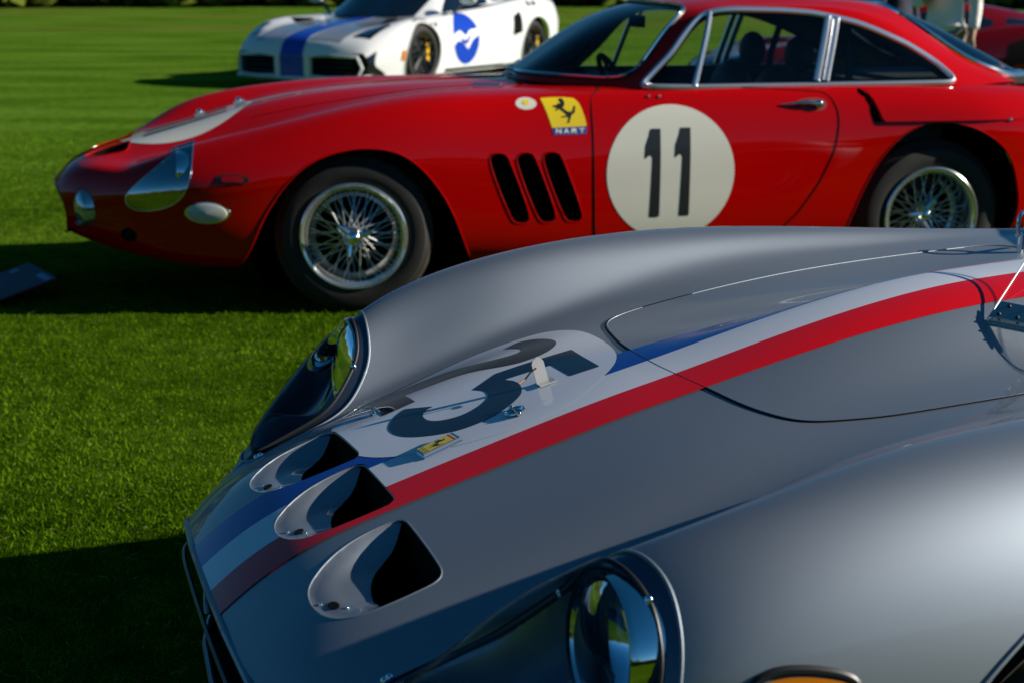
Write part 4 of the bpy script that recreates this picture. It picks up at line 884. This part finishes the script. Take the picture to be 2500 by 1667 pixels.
    for s in (-1, 1):
        make_wheel(root, (.012, s * .675, .332), s, .336, .16, .225, True, .05, yaw=radians(-7), hub_out=.03, spin=.35)
        make_wheel(root, (2.615, s * .675, .338), s, .345, .19, .225, True, .125, hub_out=.01, spin=1.0)
    return root
red_car()
# ------------------------------------------------------------------ modern mid-engined cars further back
def modern_lines(W=1.0):
    st = (-1.12, -1.05, -.85, -.45, 0, .45, .95, 1.6, 2.2, 2.8, 3.25, 3.55, 3.62)
    C = tbl(st, [0] * 13, (.36, .50, .60, .67, .72, .77, .80, .80, .84, .90, .93, .92, .88))
    A = tbl((-1.11, -1.04, -.84, -.45, 0, .45, .95, 1.6, 2.2, 2.8, 3.25, 3.54, 3.60), [.35 * W] * 13, (.36, .49, .59, .66, .70, .76, .80, .80, .84, .90, .93, .92, .88))
    Bq = tbl((-1.05, -.98, -.79, -.43, 0, .45, .95, 1.6, 2.2, 2.8, 3.25, 3.50, 3.56), [x * W for x in (.60, .62, .66, .68, .68, .68, .70, .74, .72, .72, .72, .70, .68)], (.37, .48, .59, .68, .735, .77, .81, .84, .90, .955, .95, .92, .87))
    Cq = tbl((-.98, -.90, -.72, -.41, 0, .45, .95, 1.6, 2.2, 2.8, 3.25, 3.46, 3.52), [x * W for x in (.78, .80, .84, .87, .88, .86, .85, .88, .90, .90, .86, .82, .80)], (.37, .46, .57, .69, .75, .75, .78, .84, .91, .95, .92, .87, .82))
    Dq = tbl((-.93, -.85, -.66, -.39, 0, .45, .95, 1.6, 2.2, 2.8, 3.25, 3.43, 3.49), [x * W for x in (.84, .87, .93, .97, .985, .95, .92, .97, 1.0, 1.0, .95, .89, .87)], (.34, .40, .50, .60, .64, .62, .62, .66, .72, .78, .76, .74, .72))
    Eq = tbl((-.95, -.86, -.66, -.39, 0, .45, .95, 1.6, 2.2, 2.8, 3.25, 3.43, 3.49), [x * W for x in (.84, .88, .93, .97, .985, .96, .94, .97, 1.0, 1.0, .95, .90, .87)], (.22, .26, .32, .36, .38, .36, .34, .36, .40, .44, .46, .48, .50))
    Fq = tbl((-.98, -.90, -.70, -.39, 0, .45, .95, 1.6, 2.2, 2.8, 3.25, 3.40, 3.46), [x * W for x in (.78, .80, .86, .90, .92, .93, .93, .94, .95, .93, .88, .84, .82)], (.12, .12, .12, .12, .12, .12, .12, .12, .13, .15, .18, .2, .22))
    return [C, A, Bq, Cq, Dq, Eq, Fq]
def modern_car(name, label, loc, rz, paint, accents, W=1.0, light_m=None):
    root = thing(name, label, 'car', loc, rz)
    B = loft(modern_lines(W), 110, 80)
    if B.N[B.V[:, 2] > .7][:, 2].sum() < 0: B = Surf(B.V, -B.N, [f[::-1] for f in B.F])
    full0 = B
    for s in (-1, 1):
        for cu, R in ((0, .375), (2.65, .39)):
            B, _, ch = B.clip(lambda u, v, z: np.where(v * s > .55 * W, np.hypot(u - cu, z - .345) - R, 1))
            if ch: trim(ch[0], .010, 'arch_edge', paint, root, step=.03)
            well_shell(root, cu, .345, s * .93 * W, s * .55 * W, R + .03)
    # cabin
    G = loft([tbl((.35, .62, 1.0, 1.35, 1.8, 2.3, 2.8, 3.2), [0] * 8, (.77, .93, 1.12, 1.18, 1.16, 1.08, .98, .92)),
              tbl((.36, .63, 1.0, 1.35, 1.8, 2.3, 2.8, 3.2), [.35 * W] * 8, (.765, .92, 1.11, 1.17, 1.15, 1.07, .97, .92)),
              tbl((.50, .76, 1.08, 1.38, 1.8, 2.25, 2.7, 3.1), [x * W for x in (.60, .58, .54, .52, .50, .48, .44, .40)], (.76, .90, 1.07, 1.12, 1.10, 1.03, .96, .92)),
              tbl((.68, .90, 1.15, 1.42, 1.8, 2.2, 2.6, 3.0), [x * W for x in (.74, .74, .73, .72, .71, .69, .62, .52)], (.77, .80, .83, .86, .88, .90, .93, .93))], 60, 50)
    if G.N[:, 2].mean() < 0: G = Surf(G.V, -G.N, [f[::-1] for f in G.F])
    G, ws, ch = G.clip(lambda u, v, z: np.maximum(u - (1.16 - .25 * v * v), np.abs(v) - .56 * W)); ws.obj('windscreen', DARKGLASS, root)
    for s in (-1, 1):
        sw = sdf_poly([(.80, .80), (1.12, 1.02), (1.35, 1.075), (1.75, 1.06), (2.02, .96), (1.95, .90), (1.5, .86)])
        G, w_, ch = G.clip(lambda u, v, z: np.where(v * s > .40 * W, sw(u, z), 1)); w_.obj('side_window', DARKGLASS, root)
        q = sdf_poly([(2.10, .93), (2.18, 1.0), (2.42, .965), (2.36, .925)]); G, w_, ch = G.clip(lambda u, v, z: np.where(v * s > .35 * W, q(u, z), 1))
        if w_.F: w_.obj('quarter_window', DARKGLASS, root)
    G.obj('roof', paint, root)
    full = B; B.obj('body', paint, root)
    blk = mat('gloss_black_trim', (.008, .009, .012), .2, 0, .8)
    def fr(poly, nm, m, off, s=0):      # front-facing decals in (v, z)
        sp = sdf_poly(poly); A = np.array(poly); loc = full.near(A.min(0), A.max(0), [1, 2], full.V[:, 0] < -.35).subdiv(2); _, p, _ = loc.clip(lambda u, v, z: sp(v, z))
        if p.F: p.shift(off).obj(nm, m, root)
    for s in (-1, 1):
        fr([(s * .28, .18), (s * .30, .36), (s * .80 * W, .40), (s * .88 * W, .30), (s * .84 * W, .17)], 'front_intake', DARK, .004)
        fr([(s * .84 * W, .14), (s * .84 * W, .36), (s * .885 * W, .42), (s * .885 * W, .16)], 'bumper_corner', blk, .006)
        decal(full, [(-.86, s * .62 * W), (-.80, s * .80 * W), (-.45, s * .84 * W), (-.40, s * .78 * W), (-.60, s * .66 * W)], 'headlight_surround', blk, root, .004, False)
        decal(full, [(-.80, s * .65 * W), (-.77, s * .74 * W), (-.55, s * .78 * W), (-.52, s * .75 * W)], 'headlight', CHROME, root, .008, False)
        sk = [(.48, .13), (.5, .17), (2.2, .17), (2.25, .13)]; decal(full, sk, 'side_skirt', blk, root, .003, True, s)
        vp = [(2.0, .50), (2.05, .74), (2.22, .80), (2.26, .55)]; decal(full, vp, 'side_intake', DARK, root, .003, True, s)
        mb = MB(); mb.sphere((.86, s * 1.04 * W, .96), .10, 10, (.6, 1.15, .62)); mb.build('mirror', paint, root); mb = MB(); mb.tube([(.86, s * .84 * W, .80), (.87, s * .92 * W, .86), (.86, s * .98 * W, .92)], .022, 8); mb.sphere((.90, s * 1.04 * W, .955), .088, 8, (.5, 1.1, .6)); mb.build('mirror_arm', blk, root)
        for cu in (0, 2.65):
            e = make_wheel(root, (cu, s * .86 * W, .345), s, .345, .24, .255, False, .05, rim_m=blk)
            mb = MB(); h = .12
            for q in range(10): a = 2 * pi * q / 10; mb.tube([(.03 * cos(a), s * (h - .03), .03 * sin(a)), (.235 * cos(a + .06), s * (h - .015), .235 * sin(a + .06))], .012, 6)
            mb.lathe([(0, h - .02), (.045, h - .02), (.05, h - .05)], (0, 0, 0), (0, s, 0), 24); mb.build('rim_spokes', blk, e)
            mb = MB(); mb.lathe([(0, h - .09), (.19, h - .09), (.19, h - .11)], (0, 0, 0), (0, s, 0), 40); mb.build('brake_disc', INTERIOR, e)
            mb = MB(); mb.box((.13, s * (h - .05), .03), (.05, .04, .20)); mb.build('brake_caliper', mat('yellow_caliper', (.9, .50, .01), .35, 0, 1), e, smooth=False)
            for q in range(5): mb = MB(); a = 2 * pi * q / 5; mb.sphere((.035 * cos(a), s * (h - .015), .035 * sin(a)), .009, 5); mb.build('wheel_bolt', CHROME, e)
    mesh_obj('splitter', [(-1.10, -.5, .10), (-1.10, .5, .10), (-.92, .90 * W, .11), (-.5, .90 * W, .11), (-.5, -.90 * W, .11), (-.92, -.90 * W, .11)], [tuple(range(6))], paint, root, smooth=False)
    mb = MB(); mb.tube([(-.90, .88 * W, .125), (-1.06, .5, .12), (-1.12, 0, .118), (-1.06, -.5, .12), (-.90, -.88 * W, .125)], .022, 8); mb.build('splitter_edge', paint, root)
    mesh_obj('underside', [(-.9, -.8, .14), (-.9, .8, .14), (3.3, .8, .16), (3.3, -.8, .16)], [(0, 1, 2, 3)], DARK, root, smooth=False)
    V = [(-1.06, -.72 * W, .13), (-1.06, .72 * W, .13), (-1.06, .72 * W, .40), (-1.06, -.72 * W, .40)]; mesh_obj('front_grille', [(a + .10, b, c) for a, b, c in V], [(0, 1, 2, 3)], DARK, root, smooth=False)
    mb = MB(); mb.box((-1.085, 0, .245), (.05, .50, .26)); mb.build('nose_panel', paint, root, smooth=False)
    for s in (-1, 1):
        mb = MB(); mb.tube([(-1.10, s * .27, .37), (-1.07, s * .52, .375), (-1.0, s * .76 * W, .36), (-.97, s * .80 * W, .24), (-1.0, s * .76 * W, .14), (-1.09, s * .50, .13), (-1.11, s * .27, .14)], .020, 8); mb.build('intake_frame', paint, root)
        for q in range(3): mb = MB(); mb.tube([(-1.085 + .02 * q * 0, s * .28, .19 + q * .06), (-1.01, s * .74 * W, .19 + q * .055)], .006, 6); mb.build('grille_bar', blk, root)
    accents(root, full)
    return root
def white_accents(root, full):
    mb = MB(); mb.box((-1.095, 0, .245), (.04, .34, .265)); mb.build('blue_nose_stripe', BLUEC, root, smooth=False)
    for a, b in ((-.16, .16),):
        decal(full, [(-1.08, a), (-1.08, b), (.55, b), (.55, a)], 'blue_centre_stripe', BLUEC, root, .004, False)
        sp = lambda u, v, z: np.where(u < -.8, np.maximum(np.abs(v) - .16, np.maximum(.12 - z, z - .52)), 1)
        _, p, _ = full.near((-1.2, -.3), (-.8, .3), [0, 1]).subdiv(1).clip(sp)
        if p.F: p.shift(.007).obj('blue_nose_stripe', BLUEC, root)
    sil = mat('silver_bonnet_paint', (.34, .37, .42), .35, .3, 1)
    for s in (-1, 1): decal(full, [(-1.0, s * .17), (-.98, s * .60), (-.5, s * .64), (.0, s * .60), (.40, s * .45), (.42, s * .17)], 'silver_bonnet_panel', sil, root, .003, False)
    decal(full, [(-.72, .66), (-.74, .80), (-.1, .84), (-.05, .70)], 'white_fender_flash', mat('flash_white', (.8, .8, .8), .4, 0, .8), root, .005, False)
    decal(full, [(.25, -.10), (.25, .40), (.36, .36), (.36, -.06)], 'bonnet_vent', DARK, root, .006, False)
    th = np.linspace(0, 2 * pi, 60, endpoint=False); c0 = (.98, .50)
    decal(full, [(c0[0] + .29 * cos(q), c0[1] + .30 * sin(q)) for q in th], 'blue_door_roundel', BLUEC, root, .004, True, -1)
    W_ = mat('flash_white', (.8, .8, .8))
    for P in ([(-.33, .04), (-.12, .10), (.0, .03), (.10, .10), (.33, .12), (.33, .06), (.14, -.02), (.04, -.13), (-.06, -.04), (-.20, -.02), (-.33, -.10)],):
        decal(full, [(c0[0] + a, c0[1] + b) for a, b in P], 'roundel_flash', W_, root, .007, True, -1)
    decal(full, [(c0[0] - .12, c0[1] + .01), (c0[0] + .0, c0[1] - .02), (c0[0] + .12, c0[1] + .06), (c0[0] + .10, c0[1] + .02), (c0[0] + .02, c0[1] - .07), (c0[0] - .10, c0[1] - .03)], 'roundel_mark', BLUEC, root, .010, True, -1)
    for q in range(3): decal(full, [(.05 + q * .11, .655), (.05 + q * .11, .70), (.12 + q * .11, .705), (.12 + q * .11, .66)], 'wing_lettering', NUMBLK, root, .006, True, -1)
    for q in range(2): decal(full, [(2.45 + q * .14, .86), (2.45 + q * .14, .915), (2.54 + q * .14, .915), (2.54 + q * .14, .86)], 'haunch_lettering', NUMBLK, root, .006, True, -1)
    decal(full, [(-.45, .30), (-.45, .42), (-.38, .42), (-.38, .30)], 'amber_marker', AMBER, root, .006, True, -1)
TW = radians(60)
modern_car('white_supercar', 'white supercar with blue centre stripe and blue door roundel, behind the red coupe bonnet', (-1.31 + .97 * sin(TW), 20.5 + .97 * cos(TW) * 1.0, 0), TW, WHITEC, white_accents, 1.10)
bpy.data.objects['white_supercar'].location = (-2.24, 20.0, 0); bpy.data.objects['white_supercar'].scale = (1.15, 1.15, 1.17)
DRED = mat('dark_red_paint', (.13, .001, .002), .3, 0, 1, 0)
def red_accents(root, full):
    decal(full, smooth_poly([(.30, .60), (.42, .60), (.42, .69), (.36, .72), (.30, .69)], 30), 'shield_badge', YELLOW, root, .004, True, -1)
modern_car('dark_red_supercar', 'dark red supercar with yellow shield on its wing, beyond the red coupe rear window', (3.05, 15.9, 0), radians(3), DRED, red_accents, 1.0)
# ------------------------------------------------------------------ people
SKIN = mat('skin', (.52, .28, .18), .55, noise=(30, .12))
def skin_body(name, joints, edges, m, parent, sub=2):
    me = bpy.data.meshes.new(name); me.from_pydata([j[:3] for j in joints], edges, []); o = bpy.data.objects.new(name, me); link(o, parent)
    md = o.modifiers.new('skin', 'SKIN'); o.modifiers.new('sub', 'SUBSURF').levels = sub; o.modifiers[-1].render_levels = sub
    if not me.skin_vertices: 
        bpy.context.view_layer.objects.active = o
    for k, j in enumerate(joints): me.skin_vertices[0].data[k].radius = (j[3], j[4] if len(j) > 4 else j[3])
    me.skin_vertices[0].data[0].use_root = True; me.materials.append(m)
    md.use_smooth_shade = True
    return o
def person(label, loc, rz, shirt, trousers, hair, arm_up=False, cap=None):
    root = thing('person', label, 'person', loc, rz)
    # joints: pelvis first; x = to the person's left, y = behind, z up (facing -y)
    J = [(0, 0, .98, .15, .11), (0, .01, 1.15, .135, .10), (0, .01, 1.32, .165, .115), (0, .0, 1.45, .13, .09), (0, -.01, 1.53, .055), (0, -.02, 1.60, .06), (0, -.025, 1.69, .088, .10), (0, -.02, 1.775, .06)]
    E_ = [(0, 1), (1, 2), (2, 3), (3, 4), (4, 5), (5, 6), (6, 7)]
    for s in (-1, 1):
        b = len(J); J += [(s * .10, 0, .90, .095), (s * .115, -.01, .50, .062), (s * .12, .02, .12, .042), (s * .13, -.10, .045, .040, .03)]; E_ += [(0, b), (b, b + 1), (b + 1, b + 2), (b + 2, b + 3)]
        b = len(J)
        if arm_up and s < 0: J += [(s * .20, 0, 1.43, .062), (s * .26, -.05, 1.17, .046), (s * .10, -.24, 1.22, .036), (s * .03, -.30, 1.27, .030, .02)]
        else: J += [(s * .20, 0, 1.43, .062), (s * .26, .02, 1.15, .045), (s * .26, -.06, .90, .033), (s * .26, -.08, .83, .028, .018)]
        E_ += [(3, b), (b, b + 1), (b + 1, b + 2), (b + 2, b + 3)]
        hp = np.array(J[b + 3][:3]); d = hp - np.array(J[b + 2][:3]); d /= np.linalg.norm(d); side = np.cross(d, (0, 1, .2)); side /= np.linalg.norm(side)
        for q in range(4):
            k = len(J); o_ = (q - 1.5) * .018; ln = (.060, .070, .066, .052)[q]; p0 = hp + side * o_ * .9 + d * .015; p1 = p0 + d * ln * .6 + side * o_ * .1; p2 = p1 + d * ln * .45 + arr(0, -.012, 0)
            J += [(*p0, .010), (*p1, .009), (*p2, .007)]; E_ += [(b + 3, k), (k, k + 1), (k + 1, k + 2)]
        k = len(J); p0 = hp + side * .03 * s * -1 - d * .01; p1 = p0 + d * .035 + side * .014 * s * -1; J += [(*p0, .012), (*p1, .009)]; E_ += [(b + 3, k), (k, k + 1)]
    skin_body('body', J, E_, SKIN, root)
    def cloth(nm, joints, edges, m): return skin_body(nm, joints, edges, m, root)
    hemz = .74
    T = [(0, 0, 1.10, .175, .135), (0, 0, .98, .185, .145), (0, .0, hemz, .19, .15), (0, .01, 1.30, .185, .135), (0, .0, 1.45, .15, .105), (0, 0, 1.50, .085, .075)]
    TE = [(0, 1), (1, 2), (0, 3), (3, 4), (4, 5)]
    for s in (-1, 1):
        b = len(T)
        if arm_up and s < 0: T += [(s * .205, 0, 1.43, .078), (s * .265, -.05, 1.17, .064), (s * .15, -.19, 1.205, .052)]
        else: T += [(s * .205, 0, 1.43, .078), (s * .268, .02, 1.15, .062), (s * .265, -.05, .93, .050)]
        TE += [(4, b), (b, b + 1), (b + 1, b + 2)]
    cloth('shirt', T, TE, shirt)
    P = [(0, 0, .98, .165, .13)]; PE = []
    for s in (-1, 1): b = len(P); P += [(s * .10, 0, .88, .11), (s * .115, -.01, .50, .085), (s * .12, .015, .10, .070)]; PE += [(0, b), (b, b + 1), (b + 1, b + 2)]
    cloth('trousers', P, PE, trousers)
    mb = MB()
    for s in (-1, 1): mb = MB(); mb.sphere((s * .125, -.05, .045), .11, 10, (.42, 1.15, .42)); mb.build('shoe', INTERIOR, root)
    mb = MB(); mb.sphere((0, .0, 1.735), .105, 12, (.92, 1.08, .95)); mb.V = [v for v in mb.V]; mb.F = [f for f in mb.F if not (np.mean([mb.V[i][1] for i in f]) < -.045 and np.mean([mb.V[i][2] for i in f]) < 1.765)]; mb.build('hair', hair, root)
    mb = MB(); mb.tube([(0, -.118, 1.70), (0, -.138, 1.665), (0, -.118, 1.655)], [.008, .014, .008], 6); mb.build('nose', SKIN, root)
    for s in (-1, 1): mb = MB(); mb.sphere((s * .032, -.104, 1.70), .011, 6); mb.build('eye', mat('eye_white', (.7, .7, .7), .3), root); mb = MB(); mb.sphere((s * .088, -.02, 1.68), .024, 6, (.35, .7, 1.1)); mb.build('ear', SKIN, root)
    mb = MB(); mb.tube([(-.025, -.112, 1.625), (0, -.120, 1.622), (.025, -.112, 1.625)], .006, 6); mb.build('mouth', mat('lips', (.42, .15, .12), .5), root)
    return root
WSHIRT = mat('white_cotton', (.86, .84, .78), .85, bump=(6, .9, .05)); NAVY = mat('navy_cloth', (.010, .014, .035), .85, bump=(6, .8, .04)); DARKHAIR = mat('dark_hair', (.02, .014, .01), .6)
person('person in a loose white shirt behind the rear window of the red coupe', (3.98, 13.4, 0), radians(-25), WSHIRT, mat('grey_trousers', (.22, .20, .17), .85), DARKHAIR, True)
person('person in dark navy clothes beside the one in the white shirt', (3.72, 14.1, 0), radians(40), NAVY, NAVY, DARKHAIR, False)
# ------------------------------------------------------------------ info stand on the grass
def info_stand():
    o = arr(-2.02, 6.19, 0); root = thing('info_stand', 'low dark blue information wedge standing in shade in front of the red coupe', 'sign', tuple(o))
    A, B_, C_, D_ = arr(-2.255, 6.52, .105) - o, arr(-2.022, 6.19, .100) - o, arr(-2.30, 5.98, .015) - o, arr(-2.53, 6.31, .015) - o
    n = np.cross(B_ - A, C_ - B_); n /= np.linalg.norm(n); n = n if n[2] > 0 else -n
    V = [A, B_, C_, D_]; V += [p - n * .010 for p in V]
    mesh_obj('panel', V, [(0, 1, 2, 3), (7, 6, 5, 4), (0, 4, 5, 1), (1, 5, 6, 2), (2, 6, 7, 3), (3, 7, 4, 0)], mat('navy_panel', (.006, .016, .05), .5, 0, 0, .2), root, smooth=False)
    e1 = B_ - A; e2 = D_ - A
    for (a0, a1, b0, b1) in ((.62, .98, .05, .14), (.15, .55, .55, .75), (.10, .2, .2, .3)):
        mesh_obj('panel_print', [A + e1 * a + e2 * b + n * .002 for a, b in ((a0, b0), (a1, b0), (a1, b1), (a0, b1))], [(0, 1, 2, 3)], mat('pale_blue_print', (.10, .30, .48), .5, 0, 0, .2), root, smooth=False)
    RR = mat('dark_red_rail', (.20, .01, .015), .4, .3)
    for p, q in ((B_, C_), (A, D_)): mb = MB(); mb.tube([q - n * .006, p - n * .006, arr(p[0] + .01, p[1], .0)], .006, 8); mb.build('side_rail', RR, root)
info_stand()
